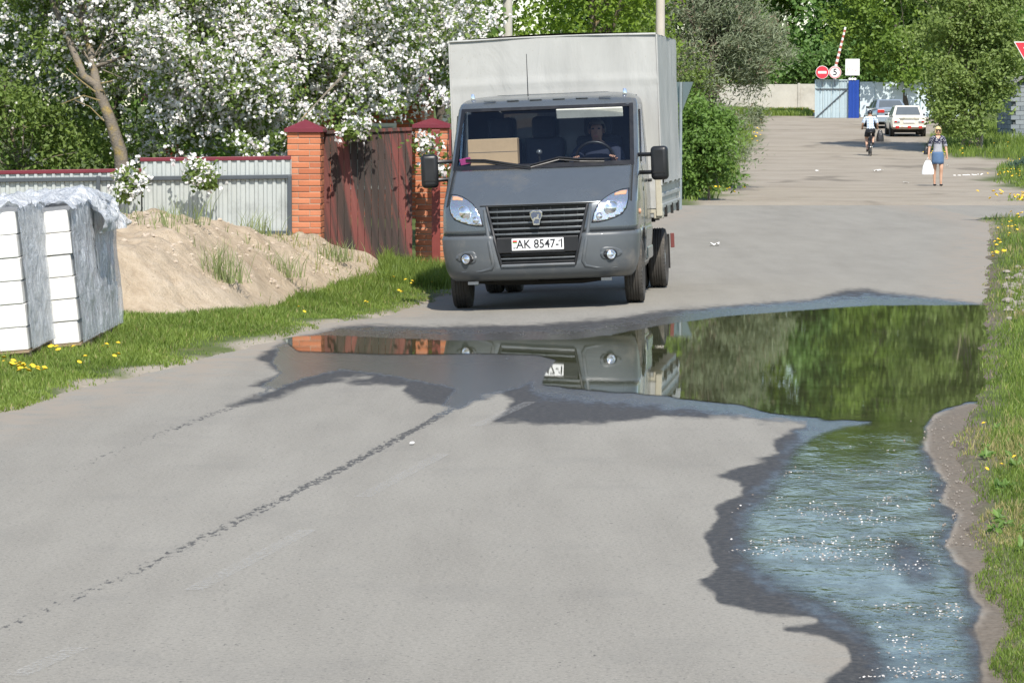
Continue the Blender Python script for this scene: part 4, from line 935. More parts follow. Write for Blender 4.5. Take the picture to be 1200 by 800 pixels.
def bend(a, b, k=.15, n=5, sag=0.0):
    a, b = Vector(a), Vector(b); L = (b - a).length; o = Vector((random.uniform(-1, 1), random.uniform(-1, 1), random.uniform(0, 1))) * L * k
    return [a.lerp(b, i / n) + o * math.sin(math.pi * i / n) + Vector((0, 0, sag * L * (i / n) ** 2)) for i in range(n + 1)]
def make_tree(name, label, cat, base, ells, leafm, barkm, n_leaf, leaf, trunk=None, trunk_r=.15, clumps=90, clump_r=.5, group=None, limbs=18, twigs=0, aspect=.6, shell=.4, dirs=None, droop=None, extra=None, part='crown', jit=.35, tone=.5, fork=.35, clear=None):
    """ells: list of crown ellipsoids in world coords; returns root, clump centres"""
    base = Vector(base); root = empty(name, base, 0, label, cat, group)
    rel = np.array(base)
    C = sample_ell(ells, clumps, shell)
    if extra is not None: C = np.concatenate([C, np.array(extra)])
    nC = len(C); ctone = RNG.uniform(0, 1, nC)
    idx = RNG.integers(0, nC, n_leaf); rad = clump_r * RNG.uniform(.6, 1.3, nC)
    if extra is not None: rad[-len(extra):] *= .42
    P = C[idx] + RNG.normal(0, 1, (n_leaf, 3)) * (rad[idx] * .5)[:, None] * np.array([1, 1, .75])
    if clear is not None: k_ = clear(P); P = P[k_]; idx = idx[k_]; n_leaf = len(P)
    v = np.clip(ctone[idx] * tone + RNG.uniform(0, 1, n_leaf) * (1 - tone), 0, 1)
    d_ = None
    if dirs is not None: d_ = np.broadcast_to(np.array(dirs, float), (n_leaf, 3))
    me = leaves_mesh(name + '_leaves', P - rel, leaf, aspect, v=v, dirs=d_, droop=droop, jit=jit)
    link(part, me, leafm, root)
    top = Vector(C.mean(0)) if trunk is None else None
    if trunk is None:
        trunk = [base - Vector((0, 0, .1)), base.lerp(top, .3) + Vector((random.uniform(-.1, .1), 0, 0)), base.lerp(top, .65) + Vector((random.uniform(-.15, .15), 0, 0)), top, top + Vector((0, 0, float(max(e[5] for e in ells)) * .6))]
    trunk = [Vector(p) for p in trunk]; m = MB()
    rr = [trunk_r * (1 - .78 * i / (len(trunk) - 1)) for i in range(len(trunk))]; rr[0] *= 1.25
    m.tube([p - base for p in trunk], rr, 9)
    order = RNG.permutation(nC)[:limbs + twigs]
    for q, j in enumerate(order):
        s_ = random.uniform(fork, .95); i = min(int(s_ * (len(trunk) - 1)), len(trunk) - 2); f = s_ * (len(trunk) - 1) - i
        a = trunk[i].lerp(trunk[i + 1], f); e = Vector(C[j]); r0 = trunk_r * (.42 if q < limbs else .14) * (1.1 - s_ * .7)
        pts = bend(a, e, .12, 6); m.tube([p - base for p in pts], [r0 * (1 - .85 * k / 6) for k in range(7)], 6)
    m.build('trunk', barkm, root, 60, fix=False)
    return root, C
# ---- apple trees in blossom
def wpt(px, py, Y): return tuple(at(px, py, Y))
def ell(px, py, Y, rpx, rpy, ry): s = Y / F; c = at(px, py, Y); return (c.x, c.y, c.z, rpx * s, ry, rpy * s)
def apple(label, base_px, Yb, ells, trunk, n_leaf, n_fl, clumps, extra, seed, r=.13, bloom_bias=None, clear=None):
    global RNG; RNG = np.random.default_rng(seed); random.seed(seed)
    b = on_ground(base_px, Yb); b.z = float(ground_z(b.x, b.y)) - .05
    tr = [tuple(b)] + [wpt(*p) for p in trunk]
    root, C = make_tree('apple_tree', label, 'apple tree', b, ells, lm_apple, m_bark, n_leaf, .074, tr, r, clumps, .40, 'blossoming apple trees', 5, 26, .55, .2, extra=[wpt(*e) for e in extra], tone=.3, fork=.55, clear=clear)
    wts = np.ones(len(C)) if bloom_bias is None else bloom_bias(C)
    wts = wts * RNG.uniform(.2, 1.6, len(C)); wts[-len(extra):] *= .45; wts /= wts.sum()
    nb = n_fl // 7; idx = RNG.choice(len(C), nb, p=wts)
    sp_ = np.where(np.arange(len(C)) >= len(C) - len(extra), .085, .20); cc = C[idx] + RNG.normal(0, 1, (nb, 3)) * sp_[idx][:, None] * np.array([1, 1, .85])
    if clear is not None: cc = cc[clear(cc)]; nb = len(cc)
    fl = np.repeat(cc, 7, 0) + RNG.normal(0, .034, (nb * 7, 3)) + np.array([0, -.03, .02])
    link('blossom', flowers_mesh('blossom', fl - np.array(b), .0245), m_bloss, root)
    return root
def clear1(P):
    px, py = project(P[:, 0], P[:, 1], P[:, 2]); d = dist_line(px, py, [(146, 185), (128, 138), (113, 100), (106, 60), (92, 0)]); d2 = dist_line(px, py, [(113, 100), (92, 85), (62, 10)])
    hole = ((px - 80) / 40) ** 2 + ((py - 162) / 26) ** 2
    return ~((d < 6 + RNG.normal(0, 3, len(px))) & ((py > 75) | (RNG.uniform(0, 1, len(px)) < .55)) & (P[:, 1] < 45.9)) & ~((d2 < 4) & (P[:, 1] < 45.4)) & ~((hole < RNG.uniform(.3, 1.2, len(px))) & (P[:, 1] < 46.6))
bl = lambda C: np.clip(.25 + (C[:, 0] - at(30, 100, 47).x) * .55, .35, 1.2) * np.where(C[:, 2] < 1.9, .55, 1)
apple('blossoming apple tree with leaning grey trunk behind the pale fence', 150, 45.4,
      [ell(60, 30, 47, 130, 95, 1.8), ell(210, 40, 46.5, 120, 120, 1.8), ell(110, -90, 47, 210, 110, 2.2), ell(270, 110, 46.2, 90, 70, 1.3), ell(20, 150, 46.4, 70, 60, 1.0), ell(190, 140, 46.2, 80, 40, 1.0)],
      [(141, 178, 45.3), (128, 138, 45.3), (113, 100, 45.3), (106, 60, 45.5), (92, 0, 45.9), (70, -90, 46.5)], 44000, 52000, 250,
      [(150, 205, 43.5), (160, 215, 43.4), (148, 225, 43.4), (235, 205, 43.4), (230, 195, 43.5), (242, 215, 43.35)], 11, .105, bl, clear1)
apple('blossoming apple tree reaching over the red gate towards the truck', 395, 48.6,
      [ell(330, 40, 47.5, 130, 100, 1.7), ell(450, 35, 47.2, 115, 85, 1.6), ell(370, -80, 48, 175, 100, 2.0), ell(535, 40, 47.6, 34, 75, 1.0), ell(320, 140, 46.4, 60, 45, .9), ell(425, 105, 46.2, 70, 36, .9)],
      [(400, 140, 48.4), (415, 90, 48.2), (430, 40, 48), (440, -60, 48)], 42000, 60000, 250,
      [(420, 150, 44.2), (405, 155, 44.1), (500, 170, 44.0), (510, 198, 43.9), (460, 125, 45), (520, 115, 45), (300, 175, 44.6), (280, 165, 44.8), (545, 90, 46), (330, 165, 44.6)], 12, .12, None)
RNG = np.random.default_rng(13); random.seed(13)
_ar = [t_ for t_ in bpy.data.objects if t_.name.startswith('apple_tree')][0]; _o = Vector(_ar.location)
MB().tube([Vector(wpt(113, 100, 45.3)) - _o, Vector(wpt(98, 90, 45.3)) - _o, Vector(wpt(84, 55, 45.4)) - _o, Vector(wpt(60, 0, 45.8)) - _o], [.062, .055, .045, .035], 8).build('limb', m_bark, _ar, 60)
m_lichen = mat('lichen_bark', (.22, .17, .075), .95, 0, .4, 9)
for pts in ([(122, 142), (105, 125), (88, 118)], [(117, 118), (98, 112), (72, 122)], [(112, 108), (95, 95), (78, 80)], [(118, 98), (132, 95)]):
    P_ = [Vector(wpt(x, y, 45.15)) - _o for x, y in pts]; MB().tube(P_, [.011, .008, .005][:len(P_)], 5).build('lichen_twig', m_lichen, _ar)
b = on_ground(45, 46.0); b.z = float(ground_z(b.x, b.y))
make_tree('leafy_shrub', 'green leafy shrub behind the fence below the leaning apple trunk', 'shrub', b, [ell(20, 150, 46, 75, 65, .9), ell(95, 175, 46.4, 60, 40, .8), ell(-40, 120, 46, 60, 80, 1.0)], lm_apple, m_bark, 11000, .07, None, .04, 70, .4, None, 12, 20, .55, .2)
# ---- trees behind
for px, Y, lab in ((-20, 53, 'dark garden tree behind the leaning apple trunk'), (130, 54, 'dark garden tree between the apple tree and the house'), (285, 53, 'dark garden tree left of the brick house'), (530, 55, 'dark garden tree right of the brick house')):
    b = on_ground(px, Y); make_tree('garden_tree', lab, 'tree', b, [ell(px, 90, Y, 95, 110, 1.4), ell(px + 20, -40, Y, 95, 100, 1.5), ell(px - 10, -140, Y, 80, 80, 1.4)] if px < 500 else [ell(px - 22, 30, Y, 42, 75, 1.2), ell(px - 30, -80, Y, 65, 80, 1.4)], lm_mid, m_bark_d, 8000 if px < 500 else 5000, .14, None, .12, 70, .7, 'garden trees behind the apple blossom')
b = on_ground(560, 78); make_tree('spring_tree', 'bright spring green tree left of the concrete pole', 'tree', b, [ell(585, -30, 78, 70, 90, 2.4), ell(520, -70, 79, 90, 110, 2.6), ell(610, -140, 78, 90, 90, 2.5)], lm_spring, m_bark, 12000, .13, None, .16, 80, .8, 'garden trees behind the truck')
b = on_ground(690, 82); make_tree('spring_tree', 'bright spring green tree right above the truck box', 'tree', b, [ell(690, -20, 82, 95, 80, 2.6), ell(640, -90, 82, 80, 90, 2.4), ell(730, -100, 83, 90, 100, 2.6), ell(690, 60, 82, 100, 60, 2.2)], lm_spring, m_bark, 18000, .13, None, .17, 100, .8, 'garden trees behind the truck')
b = on_ground(770, 90); make_tree('blossom_bush', 'low white flowering bush just behind the truck roof', 'bush', b, [ell(735, 60, 90, 55, 45, 1.4), ell(790, 100, 90, 40, 60, 1.2)], lm_apple, m_bark, 6000, .10, None, .06, 50, .6)
# silver-leaved buckthorn, leaves swept up to the right
b = on_ground(838, 92); b.z = t1(b.x, b.y)
make_tree('silver_buckthorn', 'large grey green buckthorn thicket left of the dirt street', 'tree', b, [ell(835, 60, 92, 72, 75, 1.9), ell(868, 30, 92, 50, 65, 1.7), ell(800, 0, 93, 70, 80, 1.9), ell(858, 120, 91, 42, 48, 1.3), ell(840, -60, 93, 70, 70, 2.0), ell(870, 165, 90, 22, 30, .8), ell(895, 50, 92, 30, 40, 1.2)], lm_grey, m_bark_d, 42000, .14, None, .11, 240, .42, None, 40, 90, .24, .3, dirs=(.55, -.1, .6), jit=.75, tone=.25)
b = on_ground(832, 80); b.z = t1(b.x, b.y)
make_tree('round_bush', 'round green leafy bush beside the truck, under the buckthorn', 'bush', b, [ell(822, 172, 80, 34, 48, .85), ell(842, 188, 80, 22, 32, .6), ell(808, 200, 80, 22, 28, .6), ell(820, 136, 80, 24, 24, .6), ell(842, 152, 80, 22, 24, .6)], lm_bush, m_bark, 15000, .10, None, .035, 95, .30, None, 16, 20, .6, .35)
# olive tree on the right with several pale stems
b = on_ground(1140, 138); b.z = t1(b.x, b.y)
rt, _c = make_tree('olive_leaved_tree', 'tall bushy olive green tree with pale lower stems by the garage', 'tree', b, [ell(1130, 60, 138, 62, 70, 2.4), ell(1142, 100, 138, 42, 50, 2.0), ell(1110, 100, 138, 30, 48, 1.5), ell(1126, 142, 137, 28, 24, 1.2), ell(1130, -40, 139, 75, 80, 2.7), ell(1165, 10, 139, 55, 65, 2.4), ell(1120, -130, 139, 70, 80, 2.4)], lm_willow, m_bark_p, 54000, .17, None, .13, 280, .62, None, 30, 40, .55, .35, tone=.35)
for k in range(6):
    a = Vector((random.uniform(-.5, .5), random.uniform(-.3, .1), 0)); e = a + Vector((random.uniform(-1.6, 1.8), random.uniform(-1, .2), random.uniform(2.2, 3.6)))
    MB().tube(bend(a, e, .1), [.075, .068, .06, .05, .04, .03], 7).build('stem', m_bark_p, rt, 60)
# maple before the pale gate wall
b = on_ground(1063, 192); b.z = t1(b.x, b.y)
make_tree('maple_tree', 'yellow green maple with dark trunk behind the parked cars', 'tree', b, [ell(1035, 30, 192, 60, 55, 2.6), ell(1060, 70, 191, 40, 32, 2.0), ell(1005, 60, 192, 30, 30, 1.6), ell(1045, -50, 193, 75, 60, 3.2), ell(1030, -150, 193, 70, 70, 3.2)], lm_maple, m_bark_d, 26000, .24, None, .17, 150, .85, None, 22, 20, .7, .35, tone=.55)
# tall wood behind the concrete wall
spec = [(770, 232, lm_mid, 330), (850, 228, lm_mid, 300), (905, 236, lm_spring, 350), (955, 226, lm_dark, 300), (1010, 238, lm_mid, 340), (1075, 232, lm_dark, 360), (1120, 226, lm_maple, 330), (1175, 236, lm_mid, 360), (1240, 230, lm_dark, 350), (700, 236, lm_dark, 320)]
wl_ = ['mid green tall tree above the truck cab', 'mid green tall tree behind the buckthorn', 'bright green tall tree left of the raised barrier', 'deep green tall tree above the round road signs', 'mid green tall tree above the white sign board', 'deep green tall tree behind the yellow green maple', 'yellow green tall tree behind the olive tree', 'mid green tall tree over the grey garage', 'deep green tall tree at the right edge above the give way sign', 'deep green tall tree behind the garden trees']
for (px, Y, lm, hpx), lab in zip(spec, wl_):
    b = on_ground(px, Y); b.z = t1(b.x, b.y); w_ = random.uniform(48, 62)
    E = [ell(px, 95, Y, w_ * .9, 40, 2.6), ell(px + random.uniform(-15, 15), 30, Y, w_, 55, 3.0), ell(px + random.uniform(-20, 20), -60, Y, w_ * 1.05, 75, 3.2), ell(px + random.uniform(-15, 15), -150, Y, w_, 75, 3.0), ell(px + random.uniform(-15, 15), 95 - hpx + 40, Y, w_ * .75, 55, 2.4)]
    make_tree('tall_tree', lab, 'tree', b, E, lm, m_bark_d, 18000, .37, None, .26, 170, 1.15, 'tall trees behind the concrete wall', 20, 0, .7, .3, tone=.6)
for px, Y, lab in ((905, 222, 'low green shrub against the concrete wall'), (1290, 200, 'broad green tree behind the garage')):
    b = on_ground(px, Y); b.z = t1(b.x, b.y)
    if px == 905: make_tree('wall_shrub', lab, 'shrub', b, [ell(905, 85, Y, 60, 22, 1.5), ell(980, 80, Y, 60, 25, 1.5), ell(1050, 80, Y, 60, 25, 1.5)], lm_dark, m_bark_d, 12000, .28, None, .1, 80, .9)
    else: make_tree('broad_tree', lab, 'tree', b, [ell(1250, 40, Y, 80, 80, 3), ell(1300, -60, Y, 90, 100, 3), ell(1230, -90, Y, 70, 90, 3)], lm_mid, m_bark_d, 16000, .28, None, .2, 100, 1.0)
# ------------------------------------------------ grass
lm_grass = leaf_mat('grass_blade', (0.090, 0.150, 0.024), (0.240, 0.324, 0.066), trans=.4, extra=(0.396, 0.348, 0.156))
lm_weed = leaf_mat('pale_weed', (.20, .25, .10), (.38, .43, .21), trans=.45)
def flat_v(px, py):
    x = (px - 600) / F; y = -(py - 400) / F; dy = CP + y * SP; dz = -SP + y * CP; t_ = -HC / dz
    return x * t_, dy * t_
def scatter(n, x0, x1, y0, y1, cond):
    out = []
    while sum(len(o) for o in out) < n:
        px = RNG.uniform(x0, x1, n * 2); py = RNG.uniform(y0, y1, n * 2); X, Y = flat_v(px, py); k = cond(X, Y, px, py); out.append(np.stack([X[k], Y[k]], 1))
    return np.concatenate(out)[:n]
STK = [(-5.1, 26.8, -3.78, 27.9), (-4.85, 27.9, -3.5, 29.0), (-4.8, 29.0, -3.48, 30.2)]
def free_left(X, Y, px, py):
    d = edge_l(Y) - X; k = (d > .05 + fbm(X, Y, 3.0, 61) * .14) & (Y < 43.7) & (heap_h(X, Y) < .12 + fbm(X, Y, 1.5, 62) * .08)
    k &= RNG.uniform(0, 1, X.shape) < np.clip(.22 + (d - .05) * 1.6 + fbm(X, Y, 1.1, 66) * 1.3, .04, 1)
    for x0, y0, x1, y1 in STK: k &= ~((X > x0) & (X < x1) & (Y > y0) & (Y < y1))
    return k
W = scatter(64000, -60, 620, 300, 520, free_left)
d_ = edge_l(W[:, 1]) - W[:, 0]
W3 = np.c_[W, heap_z(W[:, 0], W[:, 1]) - .008]
hgt = (.035 + .05 * smooth(.1, .9, d_)) * (1 + fbm(W[:, 0], W[:, 1], 1.2, 63) * .7)
v = np.clip(.5 + fbm(W[:, 0], W[:, 1], 1.4, 64) * .5 + RNG.normal(0, .16, len(W)), 0, .80); v = np.where(RNG.uniform(0, 1, len(W)) < .05, .95, v)
tag(link('verge_grass', blades('verge_grass', W3, hgt, .0085, .7, v), lm_grass), 'green grass on the verge beside blocks and sand', 'grass', kind='stuff')
# long grass by the gate
W = scatter(7000, 445, 540, 270, 335, lambda X, Y, px, py: (Y > 40.5) & (Y < 44.3) & (edge_l(Y) - X > .2) & (X > -1.9) & ((heap_h(X, Y) < .16) | (RNG.uniform(0, 1, X.shape) < .15)))
W3 = np.c_[W, heap_z(W[:, 0], W[:, 1]) - .01]
tag(link('tall_grass', blades('tall_grass', W3, .20, .010, .6, np.clip(RNG.normal(.45, .2, len(W)), 0, .8)), lm_grass), 'tall fresh grass at the foot of the red gate', 'grass', kind='stuff')
# weeds on the heap: four countable clumps, then thin scattered ones
def tuft(px, py, Yg, h, n, spread, lab):
    p = at(px, py, Yg); z = float(heap_z(p.x, p.y)); P = np.c_[RNG.normal(0, spread, n), RNG.normal(0, spread * .8, n), np.zeros(n) - .02]
    o = link('weed_clump', blades('weed_clump', P, h, .010, .75, np.clip(RNG.normal(.5, .25, n), 0, 1)), lm_weed); o.location = (p.x, p.y, z)
    tag(o, lab, 'weed', 'weed clumps on the sand heap'); return o
tuft(300, 330, 40.2, .34, 70, .10, 'upright pale grass clump on the sand ridge'); tuft(225, 345, 36.2, .34, 45, .10, 'thin pale grass clump midway up the sand heap')
tuft(262, 375, 34.6, .42, 130, .13, 'dense green grass clump at the sand heap foot'); tuft(335, 350, 37.6, .26, 70, .09, 'low green grass clump right of the sand heap foot'); tuft(395, 300, 41.5, .26, 110, .12, 'brownish weed clump before the red gate')
tuft(192, 345, 35.4, .20, 22, .05, 'small sparse grass clump low on the sand heap')
n = 2600; X = RNG.uniform(-4.7, -1.3, n); Y = RNG.uniform(33.5, 43.6, n); k = (heap_h(X, Y) > .08) & (fbm(X, Y, 1.3, 71) + smooth(39, 43, Y) * .45 > .22); X, Y = X[k], Y[k]
tag(link('heap_weeds', blades('heap_weeds', np.c_[X, Y, heap_z(X, Y) - .01], .13, .009, .7, np.where(Y > 40, np.where(RNG.uniform(0, 1, len(X)) < .5, .95, .4), RNG.uniform(0, .8, len(X)))), lm_grass), 'scattered thin weeds on the sand heap', 'weeds', kind='stuff')
# right verge
def free_right(X, Y, px, py):
    d = X - edge_r(Y); bare = fbm(X, Y, .55, 67) - .30 * (((py > 300) & (py < 345) | (py > 440) & (py < 482)) & (px > 1155)) 
    return (d > .04 + fbm(X, Y, 2.5, 65) * .16 - .22 * smooth(600, 660, py)) & (Y < 65.5) & (RNG.uniform(0, 1, X.shape) < np.clip(.25 + (d + .2 * smooth(600, 660, py)) * 2.5 + bare * 1.2, .04, 1))
W = scatter(52000, 1090, 1290, 256, 860, free_right); dd = W[:, 0] - edge_r(W[:, 1])
W3 = np.c_[W, ground_z(W[:, 0], W[:, 1]) - .006]
hgt = (.030 + .055 * smooth(.05, .5, dd)) * (1 + fbm(W[:, 0], W[:, 1], 1.3, 68) * .6) * np.interp(W[:, 1], [12, 20, 30, 60], [.75, 1, 1.1, 1.3])
dry = smooth(.12, .35, fbm(W[:, 0], W[:, 1], .6, 69) + .25 * ((W[:, 1] > 22.5) & (W[:, 1] < 25.2)))
v = np.clip(.48 + fbm(W[:, 0], W[:, 1], 1.2, 70) * .5 + RNG.normal(0, .16, len(W)), 0, .8); v = np.where(RNG.uniform(0, 1, len(W)) < .04 + .6 * dry, .95, v)
tag(link('verge_grass', blades('verge_grass_b', W3, hgt, np.interp(W[:, 1], [12, 30, 60], [.0045, .008, .014]), .7, v), lm_grass), 'green and dry grass on the verge right of the puddle', 'grass', kind='stuff')
# broad-leaved plants in the right verge
C = []
for k in range(30):
    px, py = random.uniform(1140, 1200), random.uniform(500, 720); x, y = flat(px, py)
    if x - float(edge_r(y)) < .18: continue
    n = 12; a = RNG.uniform(0, 2 * math.pi, n); C.append(np.c_[x + np.cos(a) * .01, y + np.sin(a) * .01, np.full(n, float(ground_z(x, y)) + .02)])
C = np.concatenate(C); tag(link('broad_leaf_weeds', leaves_mesh('broad_leaf_weeds', C, .05, .4, up=1.2, droop=.5), lm_bush), 'broad leaved weeds among the grass right of the stream', 'weeds', kind='stuff')
# far verges
def scatter_w(n, x0, x1, y0, y1, cond):
    X = RNG.uniform(x0, x1, n); Y = RNG.uniform(y0, y1, n); k = cond(X, Y); return X[k], Y[k]
X, Y = scatter_w(70000, 4, 28, 76, 172, lambda X, Y: (street_mask(X, Y) > .15 + fbm(X, Y, .6, 72) * .5) & (np.abs(X / Y) < .17) | ((X / Y > .1455 + fbm(X, Y, .8, 75) * .004) & (Y > 77) & (Y < 84)))
tag(link('far_grass', blades('far_grass', np.c_[X, Y, ground_z(X, Y) - .01], np.interp(Y, [76, 110, 150], [.13, .28, .38]) * np.where((X / Y > .12) & (Y < 105), .5, 1), .035, .6, np.clip(RNG.normal(.45, .2, len(X)), 0, .8)), lm_grass), 'rough grass along both sides of the dirt street', 'grass', kind='stuff')
X, Y = scatter_w(16000, 10, 22, 196, 214, lambda X, Y: street_mask(X, Y) > -3)
tag(link('far_grass', blades('far_grass_b', np.c_[X, Y, ground_z(X, Y) - .01], .3, .06, .6, np.clip(RNG.normal(.5, .2, len(X)), 0, .8)), lm_grass), 'grass strip at the foot of the concrete wall', 'grass', kind='stuff')
# dandelions
m_dand = mat('dandelion_yellow', (.78, .50, .02), .7, 0, .1, 8)
def dandelions(name, P, r, lab):
    b = MB()
    for x, y, z, s in P:
        q = r * s; c = Vector((x, y, z)); M = Matrix.Rotation(random.uniform(-.5, .5), 3, 'X') @ Matrix.Rotation(random.uniform(-.5, .5), 3, 'Y')
        ring_ = [c + M @ Vector((q * math.cos(a), q * math.sin(a), 0)) for a in np.linspace(0, 2 * math.pi, 8, endpoint=False)]; b.add(ring_ + [c + M @ Vector((0, 0, q * .55))], [(k, (k + 1) % 8, 8) for k in range(8)])
    tag(b.build(name, m_dand, None, fix=False), lab, 'dandelions', kind='stuff')
P = []
for px, py, n in ((10, 441, 5), (22, 445, 9), (30, 447, 6), (66, 426, 6), (48, 448, 3), (122, 424, 3), (128, 428, 2), (100, 440, 2), (480, 332, 5), (505, 326, 6), (470, 345, 3), (430, 350, 2), (350, 372, 2), (150, 420, 1)):
    for _ in range(n):
        x, y = flat(px + random.gauss(0, 7), py + random.gauss(0, 3)); P.append((x, y, float(heap_z(x, y)) + random.uniform(.06, .11), random.uniform(.7, 1.2)))
dandelions('dandelions', P, .021, 'yellow dandelions in the left verge grass')
P = []
for px, py, n, s in ((1165, 290, 10, 9), (1180, 275, 8, 9), (1185, 265, 6, 6), (1172, 305, 8, 6), (1190, 255, 5, 5), (1170, 570, 2, 8), (1185, 562, 1, 4), (1150, 520, 1, 4)):
    for _ in range(n):
        x, y = flat(px + random.gauss(0, s), py + random.gauss(0, s * .6))
        if x < float(edge_r(y)) + .15: continue
        P.append((x, y, float(ground_z(x, y)) + random.uniform(.08, .13), random.uniform(.7, 1.2) * (1.0 if y > 30 else .55)))
dandelions('dandelions', P, .026, 'yellow dandelions in the right verge grass')
P = []
for px, py, n, sx, sy, sc in ((1198, 235, 40, 6, 1.2, .62), (1185, 208, 26, 12, 2, .7), (1195, 196, 15, 8, 3, .8), (1150, 178, 22, 35, 4, .9), (1110, 182, 10, 15, 2, 1), (945, 131, 60, 22, 1.2, 2.0), (885, 160, 14, 5, 6, 1.2), (838, 228, 16, 16, 3, 1), (1165, 238, 8, 10, 1, 1)):
    for _ in range(n):
        q = G(px + random.gauss(0, sx), max(129.5, py + random.gauss(0, sy))); P.append((q.x, q.y, float(ground_z(q.x, q.y)) + random.uniform(.08, .22), random.uniform(.7, 1.3) * sc))
dandelions('dandelions', P, .045, 'yellow dandelions far along the dirt street verges')
# ================================================================== FAR END OF THE STREET
def gpt(px, Y): p = on_ground(px, Y); p.z = float(ground_z(p.x, p.y)); return p
m_conc = mat('pale_concrete', (.44, .42, .37), .9, 0, .12, 1.2, 8, .3, .02, dirt=((.30, .28, .24), .8))
A, B = at(790, 100, 215), at(985, 98, 215); zt = (A.z + B.z) / 2; zg = t1(A.x, 215) - .3
cw = empty('concrete_wall', (A.x, 215, zg), 0, 'pale concrete panel wall below the wood at the street end', 'wall')
npn = 4; w = (B.x - A.x) / npn
for k in range(npn):
    MB().box(((k + .5) * w, 0, (zt - zg) / 2), (w - .16, .14, zt - zg + (k % 2) * .04)).build('concrete_panel', m_conc, cw, bevel=.02)
for k in range(npn + 1): MB().box((k * w, -.02, (zt - zg) / 2 + .02), (.16, .24, zt - zg + .1)).build('wall_post', m_conc, cw, bevel=.02)
m_gblue = mat('pale_blue_grey_sheet', (.40, .49, .52), .5, .15, .07, .8, dirt=((.32, .36, .37), 1.2))
m_blue = mat('strong_blue_sheet', (.012, .055, .30), .45, .1, .1, .8)
m_lwall = mat('pale_blue_white_wall', (.52, .60, .64), .6, 0, .08, .6)
def panel_thing(name, lab, cat, pa, pb, ptop, pbot, Y, m, th=.08, rib=.25):
    A, B = at(pa, ptop, Y), at(pb, ptop, Y); zb = at(pa, pbot, Y).z; W = B.x - A.x; H = A.z - zb
    root = empty(name, (A.x, Y, zb), 0, lab, cat)
    return root, W, H
g, W, H = panel_thing('sheet_gate', 'pale blue grey sheet metal gate leaf with diagonal brace', 'gate', 955, 994, 93.5, 140, 189, m_gblue)
ns = 4
for k in range(ns):
    me = sheet_mesh(W / ns - .01, H - .08, .18, .03); o = link('gate_sheet', me, m_gblue, g); o.location = (k * W / ns, 0, .06); s_ = o.modifiers.new('t', 'SOLIDIFY'); s_.thickness = .004
for z in (.05, H - .03, H - .52): MB().box((W / 2, -.05, z), (W, .05, .07)).build('gate_rail', m_rail if z < H - .1 else m_gblue, g, bevel=.008)
for x in (.03, W - .03): MB().box((x, -.05, H / 2), (.07, .05, H)).build('gate_stile', m_gblue, g, bevel=.008)
MB().tube([(.03, -.06, .06), (W - .05, -.06, H - .52)], .035, 6).build('diagonal_brace', m_rail, g)
MB().box((W - .02, -.06, -.12), (.12, .12, .4)).build('gate_hinge_post', m_rail, g)
MB().box((.03, -.06, -.12), (.10, .10, .4)).build('drop_bolt', m_rail, g)
g, W, H = panel_thing('blue_gate_panel', 'strong blue sheet panel beside the pale gate leaf', 'panel', 994.5, 1007, 94, 143, 188.7, m_blue)
for k in range(3):
    me = sheet_mesh(W / 3 - .006, H, .1, .02); o = link('blue_sheet', me, m_blue, g); o.location = (k * W / 3, 0, 0)
MB().box((W / 2, .05, H / 2), (W, .06, H)).build('panel_frame', m_blue, g)
for k in range(3): MB().lathe([(.07, 0), (.07, .04), (.001, .05)], 12, 'y').build('white_dot', m_white_pl, g).location = (W * (.1 + .25 * k), -.06, H + .06)  # white dots along the top of the blue panel
g, W, H = panel_thing('pale_sheet_wall', 'pale blue white panel wall behind the parked cars', 'wall', 1007.5, 1150, 96, 150, 192, m_lwall)
for k in range(8):
    MB().box(((k + .5) * W / 8, 0, H / 2 - .2), (W / 8 - .03, .08, H + .4 - .05 * (k % 2))).build('wall_panel', m_lwall, g, bevel=.01)
    MB().box(((k + 1) * W / 8, -.03, H / 2 - .2), (.06, .10, H + .42)).build('wall_batten', m_gblue, g)
# round signs over the gate, board, barrier
m_sred = mat('sign_red', (.62, .03, .05), .45, 0, .05, 4); m_swhite = mat('sign_white', (.80, .79, .77), .5, 0, .04, 4)
def round_sign(px, py, Y, r, lab, kind):
    c = at(px, py, Y); root = empty('round_sign', (c.x, Y, c.z), 0, lab, 'road sign', 'round signs over the gate')
    MB().lathe([(r, 0), (r, -.02), (r * .98, -.025), (.001, -.025)], 32, 'y').build('sign_plate', m_swhite, root)
    MB().tube([(0, .04, .1), (0, .04, -.75)], .03, 6).build('sign_bracket', m_rail, root)
    if kind == 'no_entry':
        MB().lathe([(r * .94, -.026), (r * .94, -.032), (.001, -.032)], 32, 'y').build('red_field', m_sred, root); MB().box((0, -.037, 0), (r * 1.3, .008, r * .36)).build('white_bar', m_swhite, root)
    else:
        V = []; N = 32
        for k in range(N):
            a = 2 * math.pi * k / N
            for q, y in ((.96, -.028), (.96, -.034), (.74, -.034), (.74, -.028)): V.append((r * q * math.cos(a), y, r * q * math.sin(a)))
        MB().add(V, [(4 * k + i, 4 * k + (i + 1) % 4, 4 * ((k + 1) % N) + (i + 1) % 4, 4 * ((k + 1) % N) + i) for k in range(N) for i in range(4)]).build('red_ring', mat('faded_ring', (.62, .28, .28), .5), root)
        text('sign_digit', '5', .50, m_ink, root, (0, -.032, 0), ext=.004, bold=.008)
    return root
round_sign(963.5, 85, 188.6, .36, 'red no entry sign with white bar above the gate leaf', 'no_entry'); round_sign(978.5, 85, 188.6, .345, 'round sign with the number 5 next to the no entry sign', 'five')
c = at(999, 79, 188.8); bd = empty('white_board', (c.x, 188.8, c.z), 0, 'white notice board on a post above the blue panel', 'board')
